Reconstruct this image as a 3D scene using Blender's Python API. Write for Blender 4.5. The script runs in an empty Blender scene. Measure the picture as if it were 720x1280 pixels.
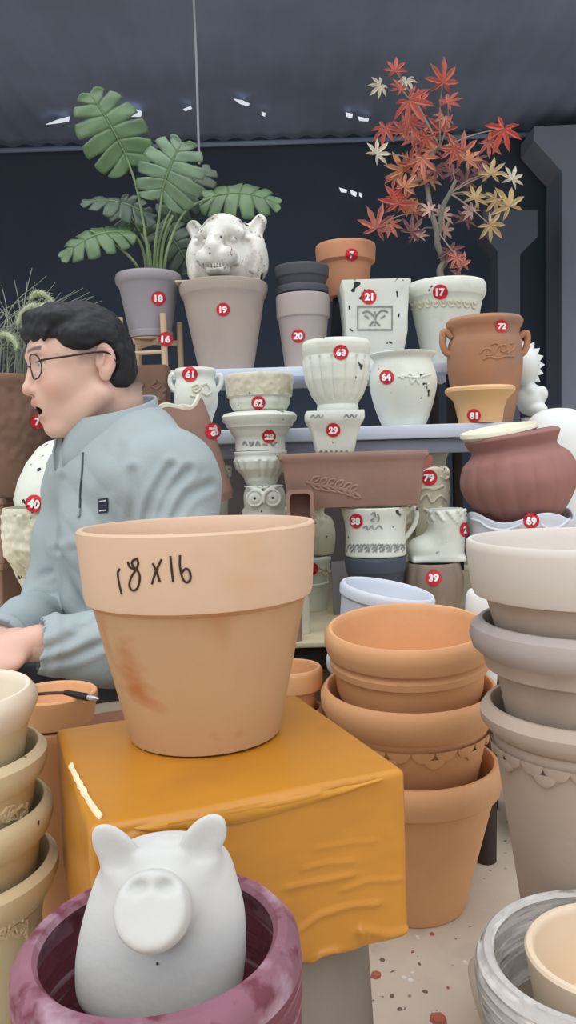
import bpy, bmesh, math, random
import numpy as np
from mathutils import Vector, Matrix, noise
from mathutils.bvhtree import BVHTree
random.seed(7)
SC = bpy.context.scene
COL = SC.collection
PI = math.pi
# ------------------------------------------------------------------ camera
F = 1000.0
CH = 0.73
TH = math.atan(64 / 1000.0)
RO = math.radians(1.7)
_f = Vector((0, math.cos(TH), -math.sin(TH)))
_u0 = Vector((0, math.sin(TH), math.cos(TH)))
_r0 = Vector((1, 0, 0))
_r = _r0 * math.cos(RO) - _u0 * math.sin(RO)
_u = _u0 * math.cos(RO) + _r0 * math.sin(RO)
EYE = Vector((0, 0, CH))
def ray(px, py):
    return _f + _r * ((px - 360) / F) - _u * ((py - 640) / F)
def P(px, py, d):
    v = ray(px, py)
    return EYE + v * (d / v.y)
def mpp(px, py, d):
    return d / ray(px, py).y / F
cam = bpy.data.cameras.new('camera')
cam.sensor_fit = 'VERTICAL'; cam.sensor_height = 36; cam.sensor_width = 36
cam.lens = 36 * F / 1280
cam.clip_start = 0.02
camo = bpy.data.objects.new('camera', cam)
COL.objects.link(camo)
camo.matrix_world = Matrix(((_r.x, _u.x, -_f.x, 0), (_r.y, _u.y, -_f.y, 0), (_r.z, _u.z, -_f.z, CH), (0, 0, 0, 1)))
SC.camera = camo
SC.view_settings.view_transform = 'Standard'
SC.view_settings.look = 'None'
SC.view_settings.gamma = 1
SC.view_settings.use_curve_mapping = False
SC.view_settings.exposure = 0.25

# ------------------------------------------------------------------ materials
def lin(c):
    o = []
    for v in c[:3]:
        v /= 255.0
        o.append(v / 12.92 if v <= 0.04045 else ((v + 0.055) / 1.055) ** 2.4)
    return (o[0], o[1], o[2], 1)
MATS = {}
def M(name, rgb, rough=.75, var=.12, scale=9, bump=.15, bscale=90, chips=None, stain=None, metal=0, aniso=None, attr=None, spec=.35, bdist=.002):
    """procedural material: mottled colour, optional dark chips, optional second-colour stains, fine bump"""
    if name in MATS: return MATS[name]
    m = bpy.data.materials.new(name); m.use_nodes = True
    nt = m.node_tree; N = nt.nodes; L = nt.links
    b = N['Principled BSDF']
    b.inputs['Roughness'].default_value = rough
    b.inputs['Metallic'].default_value = metal
    b.inputs['Specular IOR Level'].default_value = spec
    tc = N.new('ShaderNodeTexCoord'); co = tc.outputs['Object']
    if aniso:
        mp = N.new('ShaderNodeMapping'); mp.inputs['Scale'].default_value = aniso
        L.new(co, mp.inputs['Vector']); co2 = mp.outputs['Vector']
    else: co2 = co
    c = lin(rgb)
    n1 = N.new('ShaderNodeTexNoise'); n1.inputs['Scale'].default_value = scale; n1.inputs['Detail'].default_value = 4
    L.new(co2, n1.inputs['Vector'])
    r1 = N.new('ShaderNodeValToRGB')
    r1.color_ramp.elements[0].position = .3; r1.color_ramp.elements[1].position = .72
    r1.color_ramp.elements[0].color = tuple(x * (1 - var) for x in c[:3]) + (1,)
    r1.color_ramp.elements[1].color = tuple(min(1, x * (1 + var)) for x in c[:3]) + (1,)
    L.new(n1.outputs['Fac'], r1.inputs['Fac'])
    out = r1.outputs['Color']
    def over(out, col, th, sc, soft, det=3, seed=0, asp=None):
        n = N.new('ShaderNodeTexNoise'); n.inputs['Scale'].default_value = sc; n.inputs['Detail'].default_value = det
        mp = N.new('ShaderNodeMapping'); mp.inputs['Location'].default_value = (seed, seed * 1.7, seed * .3)
        if asp: mp.inputs['Scale'].default_value = asp
        L.new(co, mp.inputs['Vector']); L.new(mp.outputs['Vector'], n.inputs['Vector'])
        r = N.new('ShaderNodeValToRGB'); r.color_ramp.elements[0].position = th; r.color_ramp.elements[1].position = min(1, th + soft)
        L.new(n.outputs['Fac'], r.inputs['Fac'])
        mx = N.new('ShaderNodeMix'); mx.data_type = 'RGBA'
        L.new(r.outputs['Color'], mx.inputs['Factor']); L.new(out, mx.inputs['A']); mx.inputs['B'].default_value = lin(col)
        return mx.outputs['Result']
    for k, s in enumerate(stain or []):
        out = over(out, s[0], s[1], s[2], s[3], 4, 3.1 + k * 2, s[4] if len(s) > 4 else None)
    for k, s in enumerate(chips or []):
        out = over(out, s[0], s[1], s[2], .02, 2, 11.3 + k * 5)
    if attr:
        a = N.new('ShaderNodeAttribute'); a.attribute_name = attr
        mx = N.new('ShaderNodeMix'); mx.data_type = 'RGBA'; mx.blend_type = 'MULTIPLY'; mx.inputs['Factor'].default_value = 1
        L.new(out, mx.inputs['A']); L.new(a.outputs['Color'], mx.inputs['B']); out = mx.outputs['Result']
    L.new(out, b.inputs['Base Color'])
    if bump:
        n2 = N.new('ShaderNodeTexNoise'); n2.inputs['Scale'].default_value = bscale; n2.inputs['Detail'].default_value = 5
        L.new(co2, n2.inputs['Vector'])
        bp = N.new('ShaderNodeBump'); bp.inputs['Strength'].default_value = bump; bp.inputs['Distance'].default_value = bdist
        L.new(n2.outputs['Fac'], bp.inputs['Height']); L.new(bp.outputs['Normal'], b.inputs['Normal'])
    MATS[name] = m
    return m
BLK = [((38, 38, 40), .70, 26), ((60, 58, 56), .735, 60)]
def white(name, th=.70, rgb=(222, 226, 214), **k):
    return M(name, rgb, .6, .07, 7, .3, 70, chips=[((42, 42, 44), th, 22), ((70, 66, 62), th + .03, 55)], stain=[((188, 188, 168), .56, 12, .3)], **k)

# ------------------------------------------------------------------ mesh helpers
def mk(name, verts, faces, mat, parent=None, angle=38, smooth=True):
    me = bpy.data.meshes.new(name)
    me.from_pydata([tuple(v) for v in verts], [], [tuple(f) for f in faces])
    me.validate()
    if isinstance(mat, (list, tuple)):
        for q in mat: me.materials.append(q)
    elif mat: me.materials.append(mat)
    if smooth and len(me.polygons):
        me.polygons.foreach_set('use_smooth', [True] * len(me.polygons))
        if angle: me.set_sharp_from_angle(angle=math.radians(angle))
    o = bpy.data.objects.new(name, me); COL.objects.link(o)
    if parent is not None: o.parent = parent
    return o
def tag(o, label, cat, group=None):
    o['label'] = label; o['category'] = cat
    if group: o['group'] = group
    return o
def thing(name, label, cat, loc=(0, 0, 0), rot=(0, 0, 0), group=None):
    o = bpy.data.objects.new(name, None); COL.objects.link(o)
    o.location = loc; o.rotation_euler = rot; o.empty_display_size = .03
    o.matrix_basis = Matrix.LocRotScale(Vector(loc), o.rotation_euler, None)
    return tag(o, label, cat, group)
def struct(o):
    o['kind'] = 'structure'; return o
def mw(o):
    m = o.matrix_basis.copy()
    while o.parent: o = o.parent; m = o.matrix_basis @ m
    return m
class MB:
    """collects shapes into one mesh"""
    def __init__(s): s.v = []; s.f = []
    def add(s, vf, mat=None):
        v, f = vf; n = len(s.v)
        s.v += [mat @ Vector(p) for p in v] if mat is not None else [Vector(p) for p in v]
        s.f += [tuple(i + n for i in q) for q in f]; return s
    def build(s, name, mat, parent=None, **k): return mk(name, s.v, s.f, mat, parent, **k)
def boxvf(lo, hi, bev=0, seg=2):
    bm = bmesh.new(); bmesh.ops.create_cube(bm, size=1)
    for v in bm.verts:
        v.co = Vector([lo[i] + (v.co[i] + .5) * (hi[i] - lo[i]) for i in range(3)])
    if bev: bmesh.ops.bevel(bm, geom=bm.edges[:], offset=bev, segments=seg, profile=.5, affect='EDGES')
    bm.verts.index_update()
    r = [v.co.copy() for v in bm.verts], [[v.index for v in f.verts] for f in bm.faces]
    bm.free(); return r
def catmull(pts, n=6, closed=False):
    pts = [np.array(p, float) for p in pts]
    if len(pts) < 3: 
        return [pts[0] + (pts[-1] - pts[0]) * t for t in np.linspace(0, 1, n + 1)]
    out = []; m = len(pts)
    rng = range(m if closed else m - 1)
    for i in rng:
        p0 = pts[(i - 1) % m] if closed or i > 0 else 2 * pts[0] - pts[1]
        p1 = pts[i]; p2 = pts[(i + 1) % m]
        p3 = pts[(i + 2) % m] if closed or i + 2 < m else 2 * pts[-1] - pts[-2]
        for k in range(n):
            t = k / n
            out.append(.5 * (2 * p1 + (p2 - p0) * t + (2 * p0 - 5 * p1 + 4 * p2 - p3) * t * t + (3 * p1 - p0 - 3 * p2 + p3) * t ** 3))
    if not closed: out.append(pts[-1])
    return out
def tubevf(pts, rad, seg=8, flat=1.0, closed=False):
    pts = [Vector(p) for p in pts]; n = len(pts)
    if not hasattr(rad, '__len__'): rad = [rad] * n
    V = []; Fc = []; nrm = None
    for i, p in enumerate(pts):
        if closed: t = pts[(i + 1) % n] - pts[i - 1]
        else: t = pts[min(i + 1, n - 1)] - pts[max(i - 1, 0)]
        if t.length < 1e-9: t = Vector((0, 0, 1))
        t.normalize()
        if nrm is None:
            nrm = t.orthogonal().normalized()
        else:
            nrm = nrm - t * nrm.dot(t)
            nrm = nrm.normalized() if nrm.length > 1e-6 else t.orthogonal().normalized()
        b = t.cross(nrm)
        for k in range(seg):
            a = 2 * PI * k / seg
            V.append(p + nrm * (math.cos(a) * rad[i]) + b * (math.sin(a) * rad[i] * flat))
    for i in range(n if closed else n - 1):
        j = (i + 1) % n
        for k in range(seg):
            Fc.append((i * seg + k, i * seg + (k + 1) % seg, j * seg + (k + 1) % seg, j * seg + k))
    if not closed:
        Fc.append(tuple(range(seg - 1, -1, -1))); Fc.append(tuple((n - 1) * seg + k for k in range(seg)))
    return V, Fc
def revolve(prof, seg=96, disp=None, closed=False):
    V = []; ring = []; Fc = []
    for k, (r, z) in enumerate(prof):
        if r < 1e-6:
            ring.append([len(V)]); V.append(Vector((0, 0, z)))
        else:
            ids = []
            for i in range(seg):
                a = 2 * PI * i / seg
                rr, zz = (r, z) if disp is None else disp(r, z, a, k)
                ids.append(len(V)); V.append(Vector((rr * math.cos(a), rr * math.sin(a), zz)))
            ring.append(ids)
    n = len(prof)
    for k in range(n if closed else n - 1):
        A, B = ring[k], ring[(k + 1) % n]
        if len(A) == 1 and len(B) == 1: continue
        for i in range(seg):
            j = (i + 1) % seg
            if len(A) == 1: Fc.append((A[0], B[j], B[i]))
            elif len(B) == 1: Fc.append((A[i], A[j], B[0]))
            else: Fc.append((A[i], A[j], B[j], B[i]))
    return V, Fc

# ------------------------------------------------------------------ pots (lathe, measured as radius and height)
def densify(pts, step):
    out = [pts[0]]
    for a, b in zip(pts, pts[1:]):
        L = math.hypot(b[0] - a[0], b[1] - a[1]); n = max(1, int(math.ceil(L / step)))
        for k in range(1, n + 1): out.append((a[0] + (b[0] - a[0]) * k / n, a[1] + (b[1] - a[1]) * k / n))
    return out
def pot(name, label, cat, cx, d, outer, mat, base=None, wall=.006, rim=None, rim_mat=None, group=None, tilt=(0, 0),
        seg=96, rf=None, zf=None, solid=False, smooth=False, fine=None, xy=None, sweep=None, rim_name='rim', body_name='body', zoff=0):
    """outer: [(radius px, y px)] from base to rim, turned into metres at distance d"""
    ys = [q[1] for q in outer]; ym = (min(ys) + max(ys)) / 2
    s = mpp(cx, ym, d)
    X = P(cx, ym, d).x if xy is None else xy[0]
    Y = d
    pr = [(q[0] * s, P(cx, q[1], d).z + zoff) for q in outer]
    if base is not None: pr = [(pr[0][0], base)] + [(r, max(z, base + .0015 * (i + 1))) for i, (r, z) in enumerate(pr[1:])]
    z0 = pr[0][1]
    pr = [(r, z - z0) for r, z in pr]
    if rim is not None: zr = pr[rim][1] if rim >= 0 else pr[len(pr) + rim][1]
    if smooth: 
        q = catmull([np.array(p) for p in pr], 6)
        pr = [(float(a[0]), max(0.0 if i == 0 else 1e-4 * i, float(a[1]))) for i, a in enumerate(q)]
    if fine or rf: pr = densify(pr, fine or .006)
    if rim is not None:
        ri = min(range(len(pr)), key=lambda i: abs(pr[i][1] - zr) + (0 if i else 9))
        # a step keeps its under-side with the rim
        while ri > 0 and abs(pr[ri - 1][1] - pr[ri][1]) < 1e-5: ri -= 1
    H = pr[-1][1]; R = pr[-1][0]; t = wall
    rz = sorted([(z, r) for r, z in pr])
    def rout(z):
        c = []
        for (r1, z1), (r2, z2) in zip(pr, pr[1:]):
            lo, hi = min(z1, z2), max(z1, z2)
            if lo - 1e-7 <= z <= hi + 1e-7:
                c.append(min(r1, r2) if hi - lo < 1e-7 else r1 + (r2 - r1) * (z - z1) / (z2 - z1))
        return min(c) if c else R
    b0 = pr[0][0]
    inner = []
    nn = 16
    for k in range(nn + 1):
        z = H + (t - H) * k / nn
        line = (R - t) + (b0 - R) * k / nn
        bulge = rout(z) - t
        inner.append((max(.002, min(max(line, bulge if sweep else line), bulge)), z))
    lip = [(R - t * .25, H + t * .28), (R - t * .75, H + t * .28)]
    def D(outer_n):
        if rf is None and zf is None: return None
        def f(r, z, a, k):
            if rf and k <= outer_n: r = rf(r, z, a, H)
            if zf: z = z + zf(r, z, a, H)
            return r, z
        return f
    loc = Vector((X, Y, z0)); rot = (0, 0, 0)
    if tilt != (0, 0):
        rot = (math.radians(tilt[0]), math.radians(tilt[1]), 0)
        Rm = Matrix.Rotation(rot[1], 3, 'Y') @ Matrix.Rotation(rot[0], 3, 'X')
        top = loc + Vector((0, 0, H))
        loc = top - Rm @ Vector((0, 0, H))
    root = thing(name, label, cat, loc, rot, group)
    if solid:
        mk(body_name, *revolve([(0, 0)] + pr + [(0, H)], seg, D(len(pr))), mat, root)
    elif rim is None:
        prof = [(0, 0)] + pr + lip + inner + [(0, t)]
        mk(body_name, *revolve(prof, seg, D(len(pr))), mat, root)
    else:
        zr = pr[ri][1]
        inb = [q for q in inner if q[1] < zr - 1e-5]
        rin = min(np.interp(zr, [q[1] for q in inner[::-1]], [q[0] for q in inner[::-1]]), pr[ri][0] - t * .5)
        prof = [(0, 0)] + pr[:ri + 1] + [(float(rin), zr)] + inb + [(0, t)]
        mk(body_name, *revolve(prof, seg, D(ri + 1)), mat, root)
        loop = pr[ri:] + lip + [q for q in inner if q[1] > zr + 1e-5] + [(float(rin), zr)]
        mk(rim_name, *revolve(loop, seg, D(len(pr) - ri - 1), closed=True), rim_mat or mat, root)
    root['_h'] = H if solid else H + t * .28; root['_r'] = R
    return root
def topz(o): return o.location.z + o['_h']
def kids(o):
    r = [o] if o.type == 'MESH' else []
    for c in o.children: r += kids(c)
    return r
def bvh(objs):
    V = []; Fc = []
    for o in objs:
        m = mw(o); n = len(V)
        V += [m @ v.co for v in o.data.vertices]
        Fc += [tuple(i + n for i in p.vertices) for p in o.data.polygons]
    return BVHTree.FromPolygons(V, Fc)
def hit(tree, px, py, fallback=None):
    v = ray(px, py).normalized()
    h = tree.ray_cast(EYE, v)
    if h[0] is None:
        if fallback is None: return None, None
        c, nn = fallback
        den = v.dot(nn)
        if abs(den) < 1e-4: return c, nn
        return EYE + v * ((c - EYE).dot(nn) / den), nn
    n = h[1]
    if n.dot(v) > 0: n = -n
    return h[0], n
RED = M('sticker_red', (205, 40, 52), .45, .03, 5, 0)
WHT = M('numeral_white', (250, 250, 250), .5, .01, 5, 0)
def textvf(s, bold=.05):
    cu = bpy.data.curves.new('t', 'FONT'); cu.body = s; cu.size = 1; cu.offset = bold; cu.resolution_u = 3
    cu.align_x = 'LEFT'
    o = bpy.data.objects.new('t', cu); COL.objects.link(o)
    dg = bpy.context.evaluated_depsgraph_get(); dg.update()
    e = o.evaluated_get(dg); me = e.to_mesh()
    V = [v.co.copy() for v in me.vertices]; Fc = [tuple(p.vertices) for p in me.polygons]
    e.to_mesh_clear(); bpy.data.objects.remove(o); bpy.data.curves.remove(cu)
    x0 = min(v.x for v in V); x1 = max(v.x for v in V); y0 = min(v.y for v in V); y1 = max(v.y for v in V)
    return [((v.x - (x0 + x1) / 2) / (y1 - y0), (v.y - (y0 + y1) / 2) / (y1 - y0)) for v in V], Fc
def sticker(root, px, py, text, r=10.5, rot=0, on=None, squeeze=1, size=1.0):
    """round red number label lying on the surface of a pot"""
    objs = on or [o for o in kids(root) if o.name.split('.')[0] not in ('number_sticker', 'numeral')]
    tr = bvh(objs); c, n = hit(tr, px, py)
    if c is None: print('STICKER MISS', text, root.name); return
    fb = (c, n); inv = mw(root).inverted(); toeye = (EYE - c).normalized()
    V = []; Fc = []; rings = [0, .35, .7, .93, 1.0]; sg = 32
    def put(x, y, off):
        h, q = hit(tr, x, y, fb)
        if (h - c).length > .05 and abs((h - c).dot(toeye)) > .03: h, q = hit(BVHTree.FromPolygons([(0, 0, -99), (0, 1, -99), (1, 0, -99)], [(0, 1, 2)]), x, y, fb)
        return inv @ (h + q * off + toeye * off * .5)
    for k, rr in enumerate(rings):
        if k == 0: V.append(put(px, py, .0012)); continue
        for i in range(sg):
            a = 2 * PI * i / sg
            V.append(put(px + r * rr * math.cos(a) * squeeze, py + r * rr * math.sin(a), .0012))
    for i in range(sg): Fc.append((0, 1 + i, 1 + (i + 1) % sg))
    for k in range(1, len(rings) - 1):
        for i in range(sg):
            a = 1 + (k - 1) * sg + i; b = 1 + (k - 1) * sg + (i + 1) % sg
            Fc.append((a, b, b + sg, a + sg))
    st = mk('number_sticker', V, Fc, RED, root)
    if not text: st['label'] = 'round red number sticker turned out of view'; return st
    st['label'] = 'round red number sticker reading ' + text
    tv, tf = textvf(text)
    cr, sr = math.cos(math.radians(rot)), math.sin(math.radians(rot)); hgt = r * (1.02 if len(text) < 3 else .8) * size
    V = []
    for x, y in tv:
        X = (x * cr - y * sr) * hgt * squeeze; Yv = (x * sr + y * cr) * hgt
        V.append(put(px + X, py - Yv, .0030))
    mk('numeral', V, tf, WHT, st, angle=None, smooth=False)
    return st
def strokes(root, name, lines, w, mat, parent=None, on=None, n=6, off=.0004, flat=1, label=None):
    tr = bvh(on or kids(root)); par = parent or root; inv = mw(par).inverted(); mb = MB()
    for ln in lines:
        pts = []
        fb = None
        for q in (catmull(ln, n) if len(ln) > 2 else [np.array(ln[0]) + (np.array(ln[-1]) - np.array(ln[0])) * t for t in np.linspace(0, 1, 8)]):
            h, nn = hit(tr, q[0], q[1], fb)
            if h is None: continue
            fb = (h, nn); pts.append(inv @ (h + nn * off))
        if len(pts) > 1: mb.add(tubevf(pts, w, 6))
    o = mb.build(name, mat, par)
    if label: o['label'] = label
    return o
def decal(root, name, poly, mat, off=.001, parent=None, on=None, sub=4):
    """four pixel corners laid on a surface as a small grid"""
    tr = bvh(on or kids(root)); par = parent or root; inv = mw(par).inverted()
    a, b, c, e = [np.array(p, float) for p in poly]; V = []; Fc = []
    fb = hit(tr, *((a + b + c + e) / 4))
    for i in range(sub + 1):
        for j in range(sub + 1):
            u, v = i / sub, j / sub
            q = (a * (1 - u) + b * u) * (1 - v) + (e * (1 - u) + c * u) * v
            h, nn = hit(tr, q[0], q[1], fb); V.append(inv @ (h + nn * off))
    for i in range(sub):
        for j in range(sub):
            k = i * (sub + 1) + j; Fc.append((k, k + 1, k + sub + 2, k + sub + 1))
    return mk(name, V, Fc, mat, par)

# ------------------------------------------------------------------ signed-distance sculpting
class SDF:
    def __init__(s, lo, hi, h):
        s.h = h; s.lo = np.array(lo, float)
        s.n = np.maximum(4, np.ceil((np.array(hi) - s.lo) / h).astype(int) + 1)
        s.F = np.full(tuple(s.n), 9.0, np.float32)
    def _op(s, fn, lo, hi, k, sub):
        pad = 2.2 * k + 3 * s.h
        i0 = np.clip(np.floor((np.array(lo) - pad - s.lo) / s.h).astype(int), 0, s.n)
        i1 = np.clip(np.ceil((np.array(hi) + pad - s.lo) / s.h).astype(int) + 1, 0, s.n)
        if np.any(i1 <= i0): return s
        ax = [s.lo[q] + s.h * np.arange(i0[q], i1[q]) for q in range(3)]
        X, Y, Z = np.meshgrid(*ax, indexing='ij')
        b = fn(np.stack([X, Y, Z], -1)).astype(np.float32)
        sl = tuple(slice(i0[q], i1[q]) for q in range(3)); a = s.F[sl]
        if sub:
            b = -b
            hh = np.maximum(k - np.abs(a - b), 0) / max(k, 1e-9)
            s.F[sl] = np.maximum(a, b) + hh * hh * k / 4
        else:
            hh = np.maximum(k - np.abs(a - b), 0) / max(k, 1e-9)
            s.F[sl] = np.minimum(a, b) - hh * hh * k / 4
        return s
    def ell(s, c, r, k=.01, sub=False, R=None):
        c = np.array(c, float); r = np.array(r, float) if hasattr(r, '__len__') else np.array([r] * 3, float)
        def fn(p):
            q = p - c
            if R is not None: q = q @ np.array(R)
            k0 = np.linalg.norm(q / r, axis=-1); k1 = np.linalg.norm(q / (r * r), axis=-1)
            return k0 * (k0 - 1) / np.maximum(k1, 1e-9)
        m = r.max() if R is not None else r
        return s._op(fn, c - m, c + m, k, sub)
    def cap(s, a, b, ra, rb=None, k=.01, sub=False):
        a = np.array(a, float); b = np.array(b, float); rb = ra if rb is None else rb; ab = b - a; L = max(ab @ ab, 1e-12)
        def fn(p):
            t = np.clip(((p - a) @ ab) / L, 0, 1)
            return np.linalg.norm(p - a - t[..., None] * ab, axis=-1) - (ra + (rb - ra) * t)
        m = max(ra, rb)
        return s._op(fn, np.minimum(a, b) - m, np.maximum(a, b) + m, k, sub)
    def chain(s, pts, rad, k=.01, sub=False):
        for i in range(len(pts) - 1): s.cap(pts[i], pts[i + 1], rad[i], rad[i + 1], k, sub)
        return s
    def box(s, c, hf, rd=.005, k=.005, sub=False, R=None):
        c = np.array(c, float); hf = np.array(hf, float)
        def fn(p):
            q = p - c
            if R is not None: q = q @ np.array(R)
            q = np.abs(q) - hf + rd
            return np.linalg.norm(np.maximum(q, 0), axis=-1) + np.minimum(q.max(-1), 0) - rd
        m = np.linalg.norm(hf) if R is not None else hf
        return s._op(fn, c - m, c + m, k, sub)
    def tor(s, c, Rr, r, n=(0, 0, 1), k=.005, sub=False):
        c = np.array(c, float); n = np.array(n, float); n /= np.linalg.norm(n)
        def fn(p):
            q = p - c; h = q @ n; rr = np.linalg.norm(q - h[..., None] * n, axis=-1)
            return np.sqrt((rr - Rr) ** 2 + h * h) - r
        return s._op(fn, c - Rr - r, c + Rr + r, k, sub)
    def prof(s, zs, rx, ry, cx, cy, k=.01, sub=False):
        zs, rx, ry, cx, cy = [np.array(q, float) for q in (zs, rx, ry, cx, cy)]
        def fn(p):
            z = p[..., 2]; a, b, x0, y0 = [np.interp(z, zs, q) for q in (rx, ry, cx, cy)]
            q = np.sqrt(((p[..., 0] - x0) / a) ** 2 + ((p[..., 1] - y0) / b) ** 2)
            return np.maximum((q - 1) * np.minimum(a, b), np.maximum(zs[0] - z, z - zs[-1]))
        m = max(rx.max(), ry.max())
        return s._op(fn, (cx.min() - m, cy.min() - m, zs[0]), (cx.max() + m, cy.max() + m, zs[-1]), k, sub)
    def mesh(s):
        Fd = np.pad(s.F, 1, constant_values=9.0); lo = s.lo - s.h
        ins = Fd < 0
        c = [Fd[i:Fd.shape[0] - 1 + i, j:Fd.shape[1] - 1 + j, k:Fd.shape[2] - 1 + k] for i in (0, 1) for j in (0, 1) for k in (0, 1)]
        cnt = sum((q < 0).astype(np.int8) for q in c)
        act = np.argwhere((cnt > 0) & (cnt < 8))
        vals = np.stack([q[act[:, 0], act[:, 1], act[:, 2]] for q in c], 1)
        off = np.array([(i, j, k) for i in (0, 1) for j in (0, 1) for k in (0, 1)], float)
        acc = np.zeros((len(act), 3)); w = np.zeros(len(act))
        for a in range(8):
            for b in range(a + 1, 8):
                if np.abs(off[a] - off[b]).sum() != 1: continue
                va, vb = vals[:, a].astype(float), vals[:, b].astype(float); m = (va < 0) != (vb < 0)
                t = np.where(m, va / np.where(m, va - vb, 1), 0)
                acc += np.where(m[:, None], off[a] + t[:, None] * (off[b] - off[a]), 0); w += m
        V = lo + s.h * (act + acc / w[:, None])
        idx = np.full(c[0].shape, -1, np.int64); idx[act[:, 0], act[:, 1], act[:, 2]] = np.arange(len(act))
        faces = []
        for ax in range(3):
            u, v = [q for q in range(3) if q != ax]
            sl0 = [slice(None)] * 3; sl1 = [slice(None)] * 3
            sl0[ax] = slice(0, -1); sl1[ax] = slice(1, None)
            A = ins[tuple(sl0)]; B = ins[tuple(sl1)]
            e = np.argwhere(A != B)
            if not len(e): continue
            e = e[(e[:, u] > 0) & (e[:, v] > 0)]
            st = A[e[:, 0], e[:, 1], e[:, 2]]
            def cell(du, dv):
                q = e.copy(); q[:, u] -= du; q[:, v] -= dv
                return idx[q[:, 0], q[:, 1], q[:, 2]]
            quad = np.stack([cell(1, 1), cell(0, 1), cell(0, 0), cell(1, 0)], 1)
            flip = st if ax != 1 else ~st
            quad[~flip] = quad[~flip][:, ::-1]
            faces.append(quad)
        Fc = np.concatenate(faces); Fc = Fc[(Fc >= 0).all(1)]
        return V, Fc
def sdfobj(name, s, mat, parent, xf=None, fn=None):
    V, Fc = s.mesh()
    if fn is not None: V = fn(V)
    if xf is not None:
        A = np.array(xf.to_3x3()); V = V @ A.T + np.array(xf.translation)
    return mk(name, V.tolist(), Fc.tolist(), mat, parent, angle=None)
# ------------------------------------------------------------------ materials of the place
CON = M('concrete', (208, 194, 176), .9, .12, 3, .5, 40, stain=[((168, 152, 138), .56, 5, .2), ((220, 202, 178), .6, 9, .2)], chips=[((150, 122, 104), .70, 34), ((130, 114, 102), .72, 70)], bdist=.006)
WALLM = M('dark_wall', (62, 72, 87), .95, .12, 1.2, .1, 20)
CEILM = M('dark_corrugated_roof', (130, 144, 170), .85, .16, 1.5, .1, 20)
POST = M('grey_post', (96, 98, 110), .85, .1, 3, .1, 30)
TBL = M('table_board', (206, 194, 164), .75, .08, 5, .15, 60, stain=[((140, 128, 112), .58, 8, .25)])
STEEL = M('shelf_steel', (206, 214, 228), .45, .05, 6, .05, 40)
RAILM = M('shelf_rail_grey', (150, 156, 172), .55, .06, 6, .05, 40)
PANEL = M('panel_grey_purple', (142, 136, 142), .9, .08, 3, .1, 40)
DARKW = M('dark_brown_board', (48, 40, 34), .8, .15, 8, .1, 50)
TERRA = M('terracotta_orange', (218, 164, 116), .7, .07, 6, .2, 120, stain=[((228, 180, 136), .55, 7, .3), ((208, 150, 100), .6, 5, .25)])
BIGT = M('terracotta_marbled', (190, 153, 114), .62, .07, 5, .15, 140, stain=[((178, 122, 76), .535, 5.5, .12, (1, 1, .55)), ((200, 168, 134), .52, 4, .3), ((172, 110, 66), .62, 8, .08, (.8, .8, 1.4))])
BIGR = M('terracotta_rim_pale', (214, 182, 154), .6, .05, 5, .12, 140, stain=[((204, 158, 118), .58, 5, .2, (1, 1, 2))])
TRED = M('terracotta_brown', (154, 122, 108), .85, .1, 8, .35, 80, stain=[((168, 138, 122), .57, 6, .25)])
T72 = M('terracotta_weathered', (170, 124, 94), .8, .12, 6, .3, 80, stain=[((146, 118, 104), .52, 7, .15), ((188, 128, 88), .6, 5, .2)])
T81 = M('clay_sand', (222, 180, 130), .7, .08, 6, .2, 90)
T7 = M('terracotta_smooth', (206, 146, 110), .7, .08, 6, .2, 90)
PUMP = M('clay_mauve_brown', (156, 112, 104), .8, .12, 5, .3, 70, stain=[((170, 124, 122), .55, 6, .25), ((138, 96, 84), .58, 9, .2)])
BROWNL = M('brown_relief', (124, 96, 80), .85, .15, 10, .5, 60)
GREYB = M('clay_greige', (184, 168, 152), .75, .06, 5, .2, 100, stain=[((200, 188, 176), .56, 6, .25), ((164, 150, 140), .6, 9, .2)])
GREYT = M('clay_pale_greige', (212, 204, 194), .7, .05, 5, .15, 100)
GREYD = M('clay_grey_rim', (172, 162, 156), .8, .08, 9, .4, 60, stain=[((150, 142, 138), .58, 14, .2)])
TAUPE = M('taupe_plastic', (156, 151, 156), .6, .05, 5, .1, 90)
T19 = M('clay_taupe_sand', (178, 164, 152), .8, .07, 5, .25, 90, stain=[((164, 154, 148), .55, 7, .25)])
T20 = M('clay_grey_taupe', (176, 164, 158), .75, .05, 5, .2, 90)
CHAR = M('charcoal_plastic', (74, 76, 84), .6, .06, 5, .1, 90)
CREAM = M('cream_clay', (212, 198, 162), .75, .07, 6, .3, 80, stain=[((180, 160, 124), .56, 8, .3)], chips=[((74, 56, 38), .73, 42)])
CREAMT = M('cream_clay_pale', (230, 220, 198), .6, .05, 6, .2, 80, stain=[((206, 190, 158), .6, 7, .3)])
IVORY = M('ivory_glaze', (232, 226, 208), .6, .04, 5, .1, 80)
WH = white('white_distressed')
WHY = white('white_distressed_warm', .695)
WHC = M('white_carved', (214, 210, 188), .7, .08, 9, .5, 60, chips=[((50, 46, 40), .70, 40)], stain=[((176, 168, 140), .55, 26, .2)])
WHP = M('white_plain', (226, 230, 228), .55, .03, 6, .08, 80)
WHB = M('bluish_white_plain', (212, 218, 226), .6, .04, 6, .1, 80)
PURP = M('purple_glaze', (118, 62, 74), .6, .2, 18, .6, 60, stain=[((166, 128, 140), .56, 12, .12, (.5, .5, 14)), ((94, 42, 54), .56, 16, .1, (.5, .5, 12))], bdist=.004)
PURR = M('purple_rim_worn', (136, 92, 106), .72, .15, 20, .6, 60, stain=[((108, 54, 68), .53, 44, .1), ((168, 138, 150), .56, 26, .14)])
PIGM = M('pig_grey_plaster', (198, 198, 194), .85, .04, 7, .25, 120)
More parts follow.
